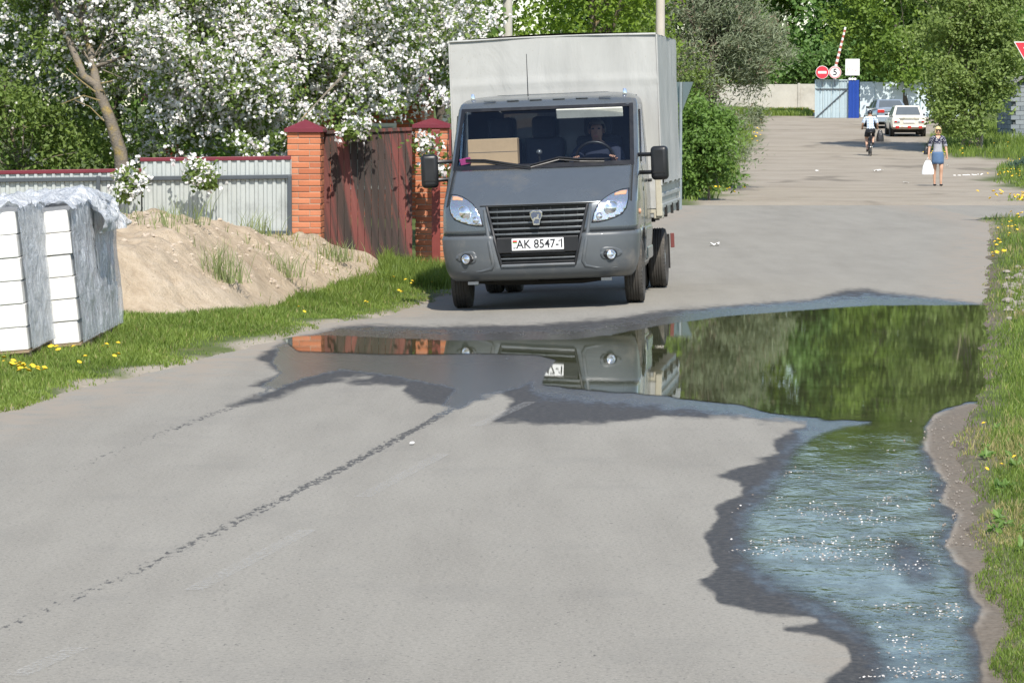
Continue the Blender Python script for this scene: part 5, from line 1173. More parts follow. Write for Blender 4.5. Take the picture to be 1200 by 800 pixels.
MB().box((0, 0, 0), (.78, .03, .90)).build('board_plate', m_swhite, bd, bevel=.01); MB().tube([(-.1, .05, .3), (-.1, .05, -2.6)], .035, 6).build('board_post', m_rail, bd)
m_faint = mat('faded_red_print', (.55, .33, .33), .6)
for k, (x, z, w_, h_) in enumerate([(-.26, -.13, .05, .20), (-.19, -.04, .09, .03), (-.14, -.13, .05, .20), (-.02, -.15, .10, .03), (.02, -.06, .03, .16), (.14, -.18, .10, .03), (.20, -.10, .04, .20), (.27, -.15, .06, .04), (-.22, -.26, .08, .03), (.0, .30, .36, .025)]):
    MB().box((x, -.018, z), (w_, .005, h_)).build('print_mark', m_faint, bd)
a, b = at(978.5, 82, 190.5), at(990.8, 32, 190.5); bar_ = empty('barrier_arm', (a.x, 190.5, t1(a.x, 190.5)), 0, 'raised red and white striped barrier arm above the gate', 'barrier'); o0 = Vector(bar_.location)
m_sr2 = mat('barrier_red', (.42, .13, .09), .5); foot = Vector((a.x, 190.5, o0.z + 1.0))
MB().box((0, 0, .5), (.3, .3, 1.1)).build('barrier_post', m_rail, bar_, bevel=.02); MB().tube([foot - o0, a - o0], .07, 8).build('arm_root', m_swhite, bar_)
for k in range(16):
    p, q = a.lerp(b, k / 16), a.lerp(b, (k + 1) / 16); MB().tube([p - o0, q - o0], .085 - .0015 * k, 8).build('white_stripe' if k % 2 else 'red_stripe', m_swhite if k % 2 else m_sr2, bar_)
# ---- sedans
m_cglass = mat('dark_car_glass', (.10, .115, .125), .10, 0, .1, 2, spec=.8)
m_tail = mat('red_tail_lamp', (.42, .02, .02), .2, 0, .1, 10, coat=.5)
def sedan(name, lab, px, Y, rz, m_paint, P):
    p = gpt(px, Y); root = empty(name, (p.x, p.y, p.z + .005), R(rz), lab, 'car', 'parked cars by the pale wall')
    L, hw = P['L'], P['hw']; st = P['body']       # (y, z0, z1, w) from tail (y=0) to nose, +Y forward
    def ring(w, z0, z1, y, n=20, e=P['e']):
        out = []
        for k in range(n):
            a = 2 * math.pi * k / n; c, s = math.cos(a), math.sin(a)
            out.append((w * math.copysign(abs(c) ** e, c), y, (z0 + z1) / 2 + (z1 - z0) / 2 * math.copysign(abs(s) ** e, s)))
        return out
    V = []; Fc = []; n = 20
    for y, z0, z1, w in st: V += ring(w, z0, z1, y)
    for i in range(len(st) - 1):
        for k in range(n): Fc.append((i * n + k, i * n + (k + 1) % n, (i + 1) * n + (k + 1) % n, (i + 1) * n + k))
    Fc += [tuple(range(n)), tuple((len(st) - 1) * n + k for k in range(n))]
    MB().add(V, Fc).build('body', m_paint, root, 35)
    y0, y1, y2, y3, zb, zr = P['cab']; wb, wr_ = hw * .90, hw * .68
    c8 = [(-wb, y0, zb), (wb, y0, zb), (wb, y3, zb), (-wb, y3, zb), (-wr_, y1, zr), (wr_, y1, zr), (wr_, y2, zr), (-wr_, y2, zr)]
    cb = MB().add(c8, [(0, 1, 5, 4), (1, 2, 6, 5), (2, 3, 7, 6), (3, 0, 4, 7), (4, 5, 6, 7), (3, 2, 1, 0)]).build('cabin', m_paint, root, bevel=.05, seg=3)
    def inset(q, a=.10, b=.14, off=.006):
        q = [Vector(v) for v in q]; nrm = (q[1] - q[0]).cross(q[3] - q[0]).normalized(); f = lambda u, v: (q[0].lerp(q[1], u)).lerp(q[3].lerp(q[2], u), v) + nrm * off
        return [f(a, b), f(1 - a, b), f(1 - a, 1 - b), f(a, 1 - b)]
    c8 = [Vector(v) for v in c8]
    for nm, q in (('rear_window', (0, 1, 5, 4)), ('front_window', (2, 3, 7, 6))):
        MB().prism(inset([c8[i] for i in q], .09, .13), (0, 0, -.004)).build(nm, m_cglass, cb)
    for ids in ((1, 2, 6, 5), (3, 0, 4, 7)):
        q = [c8[i] for i in ids]; m1 = [q[0].lerp(q[1], .5), q[3].lerp(q[2], .5)]
        MB().prism(inset([q[0], m1[0], m1[1], q[3]], .12, .14), (0, 0, -.004)).build('side_window', m_cglass, cb); MB().prism(inset([m1[0], q[1], q[2], m1[1]], .10, .14), (0, 0, -.004)).build('side_window', m_cglass, cb)
    for y in P['axles']:
        for sg in (-1, 1):
            w_ = MB().lathe([(.17, -.08), (.27, -.085), (.298, -.06), (.30, 0), (.298, .06), (.27, .085), (.17, .08)], 24, 'x').build('wheel', m_tyre, root, 40); w_.location = (sg * (hw - .115), y, .30)
            MB().lathe([(.175, sg * .03), (.17, sg * .07), (.10, sg * .06), (.05, sg * .085), (.001, sg * .085)], 18, 'x').build('rim', m_rim, w_, 40)
            MB().lathe([(.345, -.012), (.345, .012)], 20, 'x').build('wheel_arch', m_dark, root).location = (sg * (hw - .006), y, .31)
    for sg in (-1, 1):
        x, z, w_, h_ = P['tail']; tl = MB().box((sg * x, -.012, z), (w_, .05, h_)).build('tail_lamp', m_tail if P['red'] else m_lampin, root, bevel=.012)
        if not P['red']: MB().box((sg * (x + w_ * .2), -.04, z), (w_ * .4, .01, h_ * .7)).build('red_lens', m_tail, tl)
    bp = MB().box((0, -.07, P['bz']), (hw * 1.9, .13, P['bh'])).build('rear_bumper', P['bm'], root, bevel=.03)
    MB().box((0, -.035, P['pz']), (.52, .02, .12)).build('number_plate', m_white_pl, root, bevel=.005)
    MB().box((0, -.022, P['pz'] + .12), (.9, .02, .025)).build('trunk_handle', m_chrome, root)
    MB().tube([(hw * .5, .3, .24), (hw * .5, -.05, .22)], .03, 8).build('exhaust', m_dark, root)
    MB().box((0, L / 2, .26), (hw * 1.5, L * .85, .14)).build('underbody', m_dark, root)
    for sg in (-1, 1): MB().box((sg * (hw + .05), y2 - .1, zb + .08), (.14, .08, .10)).build('side_mirror', m_black, root, bevel=.02)
    return root
m_ivory = mat('ivory_car_paint', (.66, .63, .55), .3, 0, .05, 2, coat=.4, dirt=((.45, .38, .28), 2.5)); m_silver = mat('silver_blue_car_paint', (.34, .40, .46), .3, .5, .05, 2, coat=.5)
m_rust = mat('rusty_chrome', (.55, .42, .36), .4, .6, .3, 9, dirt=((.35, .10, .06), 6.0))
cw1 = sedan('white_sedan', 'boxy ivory white saloon parked with its rear to the road', 1065.5, 156.5, -1.5, m_ivory, dict(L=4.1, hw=.81, e=.42, body=[(0, .42, .90, .74), (.06, .36, .955, .79), (.5, .30, .97, .81), (1.2, .28, .96, .81), (2.9, .28, .95, .81), (3.7, .30, .90, .80), (4.0, .36, .86, .78), (4.1, .42, .80, .73)], cab=(.62, 1.02, 2.35, 2.95, .93, 1.43), axles=(.85, 3.25), tail=(.56, .70, .26, .12), red=False, bz=.46, bh=.10, bm=m_rust, pz=.70))
for x in (-.55, .0, .5): MB().box((x, -.16, .44), (.16, .06, .12)).build('red_bumper_block', m_tail, cw1, bevel=.01)
sedan('silver_sedan', 'rounded silver blue saloon parked ahead of the ivory car', 1046.5, 168, 3, m_silver, dict(L=4.4, hw=.87, e=.55, body=[(0, .40, .98, .70), (.10, .30, 1.06, .82), (.6, .26, 1.06, .87), (1.4, .25, 1.0, .87), (3.0, .25, .98, .87), (3.9, .27, .86, .84), (4.3, .33, .74, .74), (4.4, .40, .66, .62)], cab=(.45, 1.15, 2.3, 3.2, .98, 1.44), axles=(.95, 3.5), tail=(.60, .86, .34, .16), red=True, bz=.48, bh=.30, bm=m_silver, pz=.72))
# ---- garage of blocks
m_gblk = [mat('grey_block_%d' % k, c, .9, 0, .12, 3, 30, .4, .01) for k, c in enumerate([(.20, .225, .245), (.17, .195, .215), (.23, .255, .27)])]
c0 = gpt(1187, 150); gw, gd, gh = 4.2, 5.0, 2.45
gar = empty('block_garage', (c0.x, c0.y, c0.z), 0, 'grey block garage with sloping slate roof at the right edge', 'garage')
MB().box((gw / 2 + .01, gd / 2 + .01, gh / 2), (gw - .02, gd - .02, gh)).build('wall', mat('dark_joint', (.10, .11, .11), .95), gar)
gb = [brick_mesh(.385, .10, .188) for _ in range(3)]
for k in range(3): gb[k].materials.append(m_gblk[k])
for r_ in range(12):
    for i in range(10):
        x = .2 + i * .4 + (r_ % 2) * .2 - .1
        if x + .19 > gw: continue
        o = bpy.data.objects.new('block', gb[random.randrange(3)]); COL.objects.link(o); o.parent = gar; o.location = (x + random.uniform(-.004, .004), .0 + random.uniform(-.006, .006) - .03, .1 + r_ * .2)
        o = bpy.data.objects.new('block', gb[random.randrange(3)]); COL.objects.link(o); o.parent = gar; o.location = (-.03 + random.uniform(-.006, .006), x + .05, .1 + r_ * .2); o.rotation_euler = (0, 0, math.pi / 2)
m_slate = mat('grey_slate_roof', (.22, .215, .21), .9, 0, .2, 3)
MB().add([(-.45, -.35, gh - .30), (.35, -.35, gh + .26), (gw + .4, -.35, gh + .06), (gw + .4, gd + .3, gh + .06), (.35, gd + .3, gh + .26), (-.45, gd + .3, gh - .30)], [(0, 1, 4, 5), (1, 2, 3, 4)]).build('roof', m_slate, gar).modifiers.new('t', 'SOLIDIFY').thickness = .09
# ---- traffic signs near the crossing
m_signpost = mat('grey_sign_post', (.26, .30, .31), .5, .3, .1, 4)
def tri_sign(name, lab, c, side, rot, face_m, Yg, red=True):
    root = empty(name, (c.x, c.y, float(ground_z(c.x, c.y)) - .1), rot, lab, 'road sign'); z0 = c.z - root.location.z; h = side * .866
    T = lambda k: [(-side / 2 * k, 0, h / 3 * k), (side / 2 * k, 0, h / 3 * k), (0, 0, -2 * h / 3 * k)]
    pl = MB().prism([(x, y, z + z0) for x, y, z in T(1)], (0, .012, 0)).build('sign_plate', face_m, root, bevel=.004)
    MB().tube([(0, .04, 0), (0, .04, z0 + h / 3)], .032, 8).build('sign_post', m_signpost, root)
    if red:
        MB().prism([(x, -.004, z + z0) for x, y, z in T(.94)], (0, .003, 0)).build('red_border', m_sred, pl); MB().prism([(x, -.008, z + z0) for x, y, z in T(.62)], (0, .003, 0)).build('white_field', m_swhite, pl)
    return root
c = at(1217, 66, 62); tri_sign('give_way_sign', 'red and white give way sign cut by the right edge', c, .90, 0, m_swhite, 62)
m_signback = mat('grey_green_sign_back', (.24, .30, .30), .5, .3, .08, 3)
c = at(799.5, 108, 72); tri_sign('triangle_sign', 'grey back of a triangular sign beside the truck box', c, .72, R(128), m_signback, 72, False)
m_pole = mat('pale_concrete_pole', (.47, .43, .37), .9, 0, .1, 3)
for px, Y, lab in ((595, 57, 'grey concrete utility pole left above the truck box'), (773.5, 79.5, 'beige concrete utility pole right above the truck box')):
    p = gpt(px, Y); root = empty('utility_pole', p, 0, lab, 'pole', 'utility poles behind the truck')
    MB().tube([(0, 0, -.3), (0, 0, 9.0)], [.125, .09] if px > 700 else [.085, .07], 10).build('pole_shaft', m_pole if px > 700 else m_conc, root, 50); MB().box((0, 0, 8.6), (1.6, .08, .08)).build('cross_arm', m_pole, root)
    for x in (-.7, -.3, .3, .7): MB().lathe([(.03, 0), (.045, .05), (.03, .1), (.04, .14), (.001, .16)], 8, 'z').build('insulator', m_swhite, root).location = (x, 0, 8.64)
# ---- juniper, litter, rubble
lm_jun = leaf_mat('juniper_needles', (.035, .075, .055), (.075, .13, .095), trans=.2)
p = gpt(1192, 112); make_tree('creeping_juniper', 'low blue green juniper among yellow flowers at the right edge', 'juniper', p, [ell(1190, 197, 112, 11, 7, .4), ell(1202, 192, 112, 10, 7, .4)], lm_jun, m_bark, 5000, .06, None, .03, 40, .12, None, 8, 0, .35, .3)
m_paper = mat('white_paper', (.78, .77, .74), .8, 0, .05, 5)
for px, py, w_, lab in ((838, 288, .13, 'crumpled white scrap on the asphalt right of the truck'), (1025, 201, .16, 'left of two pale scraps below the cyclist'), (1031, 201, .18, 'right of two pale scraps below the cyclist'), (1062, 215, .14, 'pale scrap on the dirt left of the woman'), (1110, 195, .12, 'pale scrap on the dirt right of the woman'), (957, 201, .12, 'pale scrap alone on the dirt below the gate'), (483, 521, .025, 'tiny white scrap on the long wet tyre trail')):
    q = G(px, py); q.z = max(q.z, float(ground_z(q.x, q.y))); V = [(x * w_ * .5 + random.uniform(-.1, .1) * w_, y * w_ * .7, .012 + random.uniform(0, .35) * w_) for x in (-1, -.3, .4, 1) for y in (-1, 0, 1)]
    o = link('paper_scrap', npmesh('paper_scrap', V, [grid_faces(4, 3)]), m_paper); o.location = q; o.modifiers.new('t', 'SOLIDIFY').thickness = .004; tag(o, lab, 'litter')
b = MB()
for k in range(14):
    q = G(1118 + k * 2.6 + random.uniform(-2, 2), 206.2 - k * .12 + random.uniform(-.4, .4)); b.box((q.x, q.y, q.z + .012), (random.uniform(.04, .09), random.uniform(.03, .07), .025))
tag(b.build('gravel_line', m_paper, None), 'row of small pale stones lying on the dirt near the verge', 'stones', kind='stuff')
m_stone = mat('grey_rubble', (.26, .23, .20), .95, 0, .3, 4)
b = MB()
for k in range(420):
    px, py = random.uniform(1158, 1240), random.gauss(348, 12); x, y = flat(px, py)
    if x - float(edge_r(y)) < .3: continue
    r = random.uniform(.012, .06) * (1 if random.random() < .3 else .6); b.sphere((x, y, float(ground_z(x, y)) + r * .4), r, 6, 4, (random.uniform(.8, 1.5), random.uniform(.8, 1.5), random.uniform(.5, .9)))
tag(b.build('rubble', m_stone, None, fix=False), 'grey rubble and clods on the bare verge right of the puddle', 'rubble', kind='stuff')
b = MB()
for k in range(160):
    py = random.uniform(490, 640); px = np.interp(py, [490, 540, 600, 640], [1105, 1108, 1122, 1122]) + random.gauss(0, 14); x, y = flat(px, py); r = random.uniform(.002, .007); b.sphere((x, y, max(float(ground_z(x, y)), .004) + r * .4), r, 5, 3)
tag(b.build('shoulder_grit', m_stone, None, fix=False), 'small grit on the brown shoulder between stream and grass', 'grit', kind='stuff')
# ================================================================== PEOPLE
m_skin = mat('skin', (.52, .31, .21), .55, 0, .06, 12); m_skin_d = mat('driver_skin', (.42, .23, .16), .6, 0, .08, 12)
def skin_mesh(J, E, sub=2, root='pelvis'):
    names = list(J); me = bpy.data.meshes.new('skel'); me.from_pydata([J[k][0] for k in names], [(names.index(a), names.index(b)) for a, b in E], [])
    o = bpy.data.objects.new('skel', me); COL.objects.link(o); o.modifiers.new('s', 'SKIN')
    for i, k in enumerate(names):
        r = J[k][1]; me.skin_vertices[0].data[i].radius = r if isinstance(r, tuple) else (r, r); me.skin_vertices[0].data[i].use_root = (k == root)
    o.modifiers['s'].branch_smoothing = .6
    sb = o.modifiers.new('u', 'SUBSURF'); sb.levels = sub; sb.render_levels = sub
    dg = bpy.context.evaluated_depsgraph_get(); dg.update(); out = bpy.data.meshes.new_from_object(o.evaluated_get(dg)); bpy.data.objects.remove(o); bpy.data.meshes.remove(me)
    out.polygons.foreach_set('use_smooth', np.ones(len(out.polygons), bool)); return out
def add_hand(J, E, wrist, tip_dir, side, key, curl=.3, palm_n=(0, -1, 0), sc=1.0):
    """palm with four unequal bent fingers and a thumb leaving its side"""
    w = Vector(wrist); d = Vector(tip_dir).normalized(); n = Vector(palm_n); a = d.cross(n).normalized() * side
    palm = w + d * .055 * sc; J[key + 'palm'] = (tuple(palm), (.026 * sc, .019 * sc)); E.append((key + 'wrist', key + 'palm'))
    for i, L in enumerate((.062, .070, .066, .052)):
        b = palm + d * .028 * sc + a * (.026 - .0175 * i) * sc; m_ = b + (d * (1 - curl * .3) + n * curl * .5) * L * .55 * sc; t_ = m_ + (d * (1 - curl) + n * curl) * L * .5 * sc
        for nm, p, r in (('a', b, .0095), ('b', m_, .0085), ('c', t_, .007)): J[f'{key}f{i}{nm}'] = (tuple(p), r * sc)
        E += [(key + 'palm', f'{key}f{i}a'), (f'{key}f{i}a', f'{key}f{i}b'), (f'{key}f{i}b', f'{key}f{i}c')]
    b = palm - d * .015 * sc + a * .030 * sc; m_ = b + (d * .6 + a * .6 + n * .2).normalized() * .03 * sc; t_ = m_ + (d * .9 + n * .3).normalized() * .028 * sc
    for nm, p, r in (('a', b, .011), ('b', m_, .0095), ('c', t_, .008)): J[f'{key}t{nm}'] = (tuple(p), r * sc)
    E += [(key + 'palm', key + 'ta'), (key + 'ta', key + 'tb'), (key + 'tb', key + 'tc')]
def cloth_from(me, cond, off, name, m, parent):
    nv = len(me.vertices); co = np.empty(nv * 3); me.vertices.foreach_get('co', co); co = co.reshape(-1, 3); no = np.array([v.normal[:] for v in me.vertices])
    fs = [p.vertices[:] for p in me.polygons if cond(*np.mean([co[i] for i in p.vertices], 0))]
    if not fs: return None
    u = sorted({i for f in fs for i in f}); mp = {i: k for k, i in enumerate(u)}; q = bpy.data.meshes.new(name); q.from_pydata([tuple(co[i] + no[i] * off) for i in u], [], [tuple(mp[i] for i in f) for f in fs])
    q.polygons.foreach_set('use_smooth', np.ones(len(q.polygons), bool)); return link(name, q, m, parent)
def head_parts(root, c, r, fwd, hairm, style, eyes=True, skinm=None):
    """face features and hair on a head centred at c, looking along fwd (unit, +-Y)"""
    c = Vector(c); s = fwd
    MB().add([c + Vector((-.012, s * r * .86, .012)), c + Vector((.012, s * r * .86, .012)), c + Vector((.018, s * r * 1.0, -.035)), c + Vector((-.018, s * r * 1.0, -.035)), c + Vector((0, s * r * 1.22, -.028))], [(0, 1, 4), (1, 2, 4), (2, 3, 4), (3, 0, 4)]).build('nose', skinm, root, 60)
    MB().box(c + Vector((0, s * r * .98, -.065)), (.045, .012, .010)).build('mouth', mat('lip', (.42, .14, .12), .5), root, bevel=.003)
    for x in (-1, 1):
        MB().sphere(c + Vector((x * r * .93, 0, -.01)), .024, 8, 6, (.4, .7, 1.3)).build('ear', skinm, root, 60)
        if eyes: MB().sphere(c + Vector((x * .034, s * r * .86, .018)), .013, 8, 6, (1.2, .6, .7)).build('eye', m_ink, root, 60)
    b = MB(); V = []; Fc = []; n, m = 20, 12; k_ = 1.16
    for i in range(m + 1):
        th = math.pi * i / m
        for k in range(n):
            ph = 2 * math.pi * k / n; V.append(c + Vector((r * k_ * 1.02 * math.sin(th) * math.cos(ph), r * k_ * 1.08 * math.sin(th) * math.sin(ph), r * 1.30 * k_ * math.cos(th) + .005)) * 1.0)
    for i in range(m):
        for k in range(n):
            f = (i * n + k, (i + 1) * n + k, (i + 1) * n + (k + 1) % n, i * n + (k + 1) % n); q = sum((V[j] for j in f), Vector()) / 4 - c; fy = q.y * s
            lim = {'bob': q.z > -.11 and not (fy > .045 and q.z < .050 and abs(q.x) < .070), 'short': q.z > -.03 and not (fy > .02 and q.z < .065), 'cap': q.z > .02}[style]
            if lim: Fc.append(f)
    if style == 'bob':
        V = [p + Vector((mnoise.noise(p * 18) * .012, mnoise.noise(p * 18 + Vector((9, 0, 0))) * .012, 0)) + Vector(((p - c).x * .22 * max(0, -(p - c).z / .1), (p - c).y * .1, 0)) for p in V]
    o = b.add(V, Fc).build('hair' if style != 'cap' else 'cap', hairm, root, 60); o.modifiers.new('t', 'SOLIDIFY').thickness = .008
    if style == 'cap': MB().box(c + Vector((0, s * r * 1.5, .045)), (.15, .11, .012)).build('cap_peak', hairm, o, bevel=.005)
# ---- woman walking towards the camera
wp = G(1098.5, 217); wp.z = float(ground_z(wp.x, wp.y)) + .002
wom = empty('person', wp, R(4), 'person with blonde hair walking in patterned blouse and denim skirt', 'person', None)
J = {'pelvis': ((0, 0, .90), (.145, .105)), 'waist': ((0, .0, 1.03), (.135, .10)), 'chest': ((0, -.01, 1.24), (.155, .115)), 'neckb': ((0, .01, 1.385), (.075, .065)), 'neck': ((0, 0, 1.44), .048), 'chin': ((0, -.02, 1.495), (.062, .068)), 'head': ((0, -.01, 1.56), (.076, .088)), 'crown': ((0, .0, 1.625), (.060, .068)),
     'Lsh': ((-.155, .01, 1.345), .062), 'Lel': ((-.225, .05, 1.105), .043), 'Lwrist': ((-.262, -.02, .875), .028), 'Rsh': ((.155, .01, 1.345), .062), 'Rel': ((.235, .03, 1.10), .043), 'Rwrist': ((.262, -.03, .875), .028),
     'Lhip': ((-.085, 0, .84), (.095, .10)), 'Lkn': ((-.082, .02, .48), .056), 'Lcalf': ((-.080, .055, .36), .052), 'Lan': ((-.074, .06, .10), .034), 'Lheel': ((-.074, .07, .045), .034), 'Lto': ((-.074, -.07, .030), .030),
     'Rhip': ((.085, 0, .84), (.095, .10)), 'Rkn': ((.090, -.10, .50), .058), 'Rcalf': ((.088, -.07, .37), .052), 'Ran': ((.082, -.085, .10), .034), 'Rheel': ((.082, -.07, .045), .034), 'Rto': ((.082, -.21, .030), .030)}
E = [('pelvis', 'waist'), ('waist', 'chest'), ('chest', 'neckb'), ('neckb', 'neck'), ('neck', 'chin'), ('chin', 'head'), ('head', 'crown')]
for s in 'LR': E += [('neckb', s + 'sh'), (s + 'sh', s + 'el'), (s + 'el', s + 'wrist'), ('pelvis', s + 'hip'), (s + 'hip', s + 'kn'), (s + 'kn', s + 'calf'), (s + 'calf', s + 'an'), (s + 'an', s + 'heel'), (s + 'heel', s + 'to')]
add_hand(J, E, J['Lwrist'][0], (0, -.05, -1), -1, 'L', .75, (.6, -.6, 0)); add_hand(J, E, J['Rwrist'][0], (0, -.1, -1), 1, 'R', .3, (-.6, -.6, 0))
bme_ = skin_mesh(J, E); link('body', bme_, m_skin, wom)
t = NT('patterned_blouse'); z = t.n('SeparateXYZ', Vector=t.coord()).outputs[2]
dots = t.math('LESS_THAN', t.n('TexVoronoi', Scale=17.0).outputs[0], .30); strp = t.math('GREATER_THAN', t.math('SINE', t.math('MULTIPLY', z, 260.0)), .1)
up = t.mix(dots, (.012, .015, .045), (.72, .72, .74)); lo = t.mix(strp, (.10, .11, .16), (.62, .62, .64)); col = t.mix(t.math('GREATER_THAN', z, 1.185), lo, up); col = t.mix(t.math('LESS_THAN', z, .935), col, (.75, .75, .75))
m_bl = t.done(t.bsdf(Base_Color=col, Roughness=.85))
neckv = lambda x, y, z: not (y < 0 and z > 1.29 and abs(x) < (z - 1.29) * .62)
cloth_from(bme_, lambda x, y, z: .905 < z < 1.41 and (abs(x) < .21 or z > 1.13) and neckv(x, y, z) and not (abs(x) > .2 and z < 1.12), .016, 'blouse', m_bl, wom)
m_denim = mat('blue_denim', (.075, .135, .24), .9, 0, .15, 14, 120, .3, .002); V = []; N = 28
for z_, rx, ry in ((.955, .156, .118), (.90, .162, .126), (.80, .168, .132), (.70, .166, .134), (.615, .160, .134)):
    for k in range(N):
        a = 2 * math.pi * k / N; V.append((rx * math.cos(a), ry * math.sin(a) - (.96 - z_) * .10 + .008 * math.sin(a * 5) * (z_ < .8), z_))
sk = MB().add(V, [(i * N + k, i * N + (k + 1) % N, (i + 1) * N + (k + 1) % N, (i + 1) * N + k) for i in range(4) for k in range(N)]).build('skirt', m_denim, wom, 60, fix=False); sk.modifiers.new('t', 'SOLIDIFY').thickness = .006
m_blonde = mat('blonde_hair', (.62, .47, .24), .6, 0, .2, 30)
head_parts(wom, (0, -.015, 1.555), .082, -1, m_blonde, 'bob', False, m_skin)
sg_ = MB(); 
for x in (-.034, .034): sg_.lathe([(.027, 0), (.027, -.008), (.001, -.012)], 14, 'y', (x, -.100, 1.575))
sg_.box((0, -.100, 1.580), (.03, .008, .006)); sg_.build('sunglasses', m_black, wom)
for s in 'LR':
    h = Vector(J[s + 'heel'][0]); MB().sphere((h.x, h.y - .055, .030), .05, 12, 8, (.92, 2.4, .62)).build('shoe', m_black, wom, 60)
def bag(name, lab, loc, w_, h_, d_, m, parentless=True):
    V = []; n = 20; prof = [(0, .70), (.02, .98), (.25, 1.0), (.55, .86), (.8, .66), (.93, .5), (1.0, .36)]
    for t_, k in prof:
        for j in range(n):
            a = 2 * math.pi * j / n; V.append((w_ / 2 * k * math.copysign(abs(math.cos(a)) ** .7, math.cos(a)) * (1 + .08 * mnoise.noise((j, t_ * 5, w_))), d_ / 2 * k * math.sin(a) * (1 + .2 * mnoise.noise((j * .7, t_ * 4, 3))), -h_ + h_ * t_))
    m_ = len(prof); b = MB().add(V, [(i * n + k, i * n + (k + 1) % n, (i + 1) * n + (k + 1) % n, (i + 1) * n + k) for i in range(m_ - 1) for k in range(n)] + [tuple(range(n))])
    root = empty(name, loc, 0, lab, 'bag'); b.build('sack', m, root, 60)
    for x in (-1, 1): MB().tube([(x * w_ * .10, 0, -h_ * .03), (x * w_ * .05, 0, .05), (0, 0, .085)], .006, 5).build('handle', m, root)
    return root
m_wbag = mat('white_plastic_bag', (.80, .80, .80), .4, 0, .05, 9, 25, .8, .02); m_bbag = mat('black_plastic_bag', (.02, .02, .022), .3, 0, .2, 9, 25, .8, .02)
M = Matrix.Translation(wp) @ Matrix.Rotation(R(4), 4, 'Z')
bag('plastic_bag', 'white plastic carrier bag held by the walking person', M @ Vector((-.285, -.05, .715)), .34, .40, .12, m_wbag)
hb = bag('handbag', 'small dark bag at the hip of the walking person', M @ Vector((-.30, .10, 1.12)), .17, .24, .10, m_bbag)
MB().tube([(0, 0, 0), (.08, -.06, .16), (.14, -.08, .25)], .008, 5).build('shoulder_strap', m_bbag, hb)
# ---- cyclist seen from behind
cp = G(1019.5, 182); cp.z = float(ground_z(cp.x, cp.y)) + .004
pit = math.atan(.018)
bike = empty('bicycle', cp, R(-2), 'dark bicycle ridden away by the person in a checked shirt', 'bicycle'); bike.rotation_euler.x = pit
m_frame = mat('dark_bike_frame', (.03, .03, .035), .4, .4, .1, 6)
for y in (-.52, .52):
    w_ = MB().lathe([(.335, -.018), (.345, 0), (.335, .018), (.315, .014), (.315, -.014)], 40, 'x', closed=True).build('wheel', m_tyre, bike, 50); w_.location = (0, y, .345)
    for k in range(14):
        a = 2 * math.pi * k / 14; MB().tube([(0, 0, 0), (0, .316 * math.cos(a), .316 * math.sin(a))], .003, 4).build('spoke', m_rim, w_)
    MB().tube([(-.05, 0, 0), (.05, 0, 0)], .03, 8).build('hub', m_rim, w_)
    MB().tube([(0, y + .37 * math.cos(a), .345 + .37 * math.sin(a)) for a in np.linspace(.3, 2.6, 9)], .022, 6).build('mudguard', m_frame, bike, 50)
fr_ = [((0, -.18, .88), (0, -.05, .30)), ((0, -.16, .80), (0, .38, .86)), ((0, -.05, .30), (0, .40, .78)), ((.04, -.05, .30), (.05, -.52, .345)), ((-.04, -.05, .30), (-.05, -.52, .345)), ((.03, -.16, .78), (.05, -.52, .345)), ((-.03, -.16, .78), (-.05, -.52, .345)), ((0, .37, .98), (0, .43, .66)), ((.04, .43, .66), (.05, .52, .345)), ((-.04, .43, .66), (-.05, .52, .345))]
for a, b in fr_: MB().tube([a, b], .018, 7).build('frame_tube', m_frame, bike)
MB().tube([(-.29, .26, 1.04), (-.20, .34, 1.05), (0, .37, 1.0), (.20, .34, 1.05), (.29, .26, 1.04)], .014, 6).build('handlebar', m_frame, bike, 60)
MB().sphere((0, -.20, .92), .1, 14, 8, (1.1, 1.35, .5)).build('saddle', m_black, bike, 60)
MB().box((0, -.50, .74), (.15, .36, .02)).build('rear_rack', m_frame, bike); MB().sphere((0, -.71, .60), .035).build('rear_reflector', m_red, bike, 60)
for s, z_, y_ in ((1, .44, .10), (-1, .17, -.16)):
    MB().box((s * .12, y_, z_), (.10, .07, .025)).build('pedal', m_black, bike); MB().tube([(s * .06, -.05, .30), (s * .075, y_, z_)], .014, 6).build('crank', m_frame, bike)
cyc = empty('person', cp, R(-2), 'person in checked shirt, dark shorts and cap riding the bicycle', 'person'); cyc.rotation_euler.x = pit
J = {'pelvis': ((0, -.17, 1.04), (.165, .125)), 'waist': ((0, -.10, 1.15), (.155, .12)), 'chest': ((0, .03, 1.36), (.185, .13)), 'neckb': ((0, .10, 1.50), (.08, .075)), 'neck': ((0, .14, 1.545), .055), 'chin': ((0, .19, 1.575), (.062, .07)), 'head': ((0, .19, 1.635), (.078, .09)), 'crown': ((0, .175, 1.70), (.062, .07)),
     'Lsh': ((-.185, .07, 1.45), .072), 'Lel': ((-.285, .06, 1.24), .05), 'Lwrist': ((-.29, .20, 1.085), .034), 'Rsh': ((.185, .07, 1.45), .072), 'Rel': ((.285, .06, 1.24), .05), 'Rwrist': ((.29, .20, 1.085), .034),
     'Lhip': ((-.095, -.12, .98), .11), 'Lkn': ((-.135, .20, .68), .072), 'Lcalf': ((-.130, .08, .54), .062), 'Lan': ((-.12, -.19, .28), .040), 'Lheel': ((-.12, -.24, .225), .036), 'Lto': ((-.12, -.06, .205), .034),
     'Rhip': ((.095, -.12, .98), .11), 'Rkn': ((.140, .30, .90), .074), 'Rcalf': ((.135, .24, .76), .062), 'Ran': ((.12, .08, .55), .040), 'Rheel': ((.12, .03, .495), .036), 'Rto': ((.12, .21, .475), .034)}
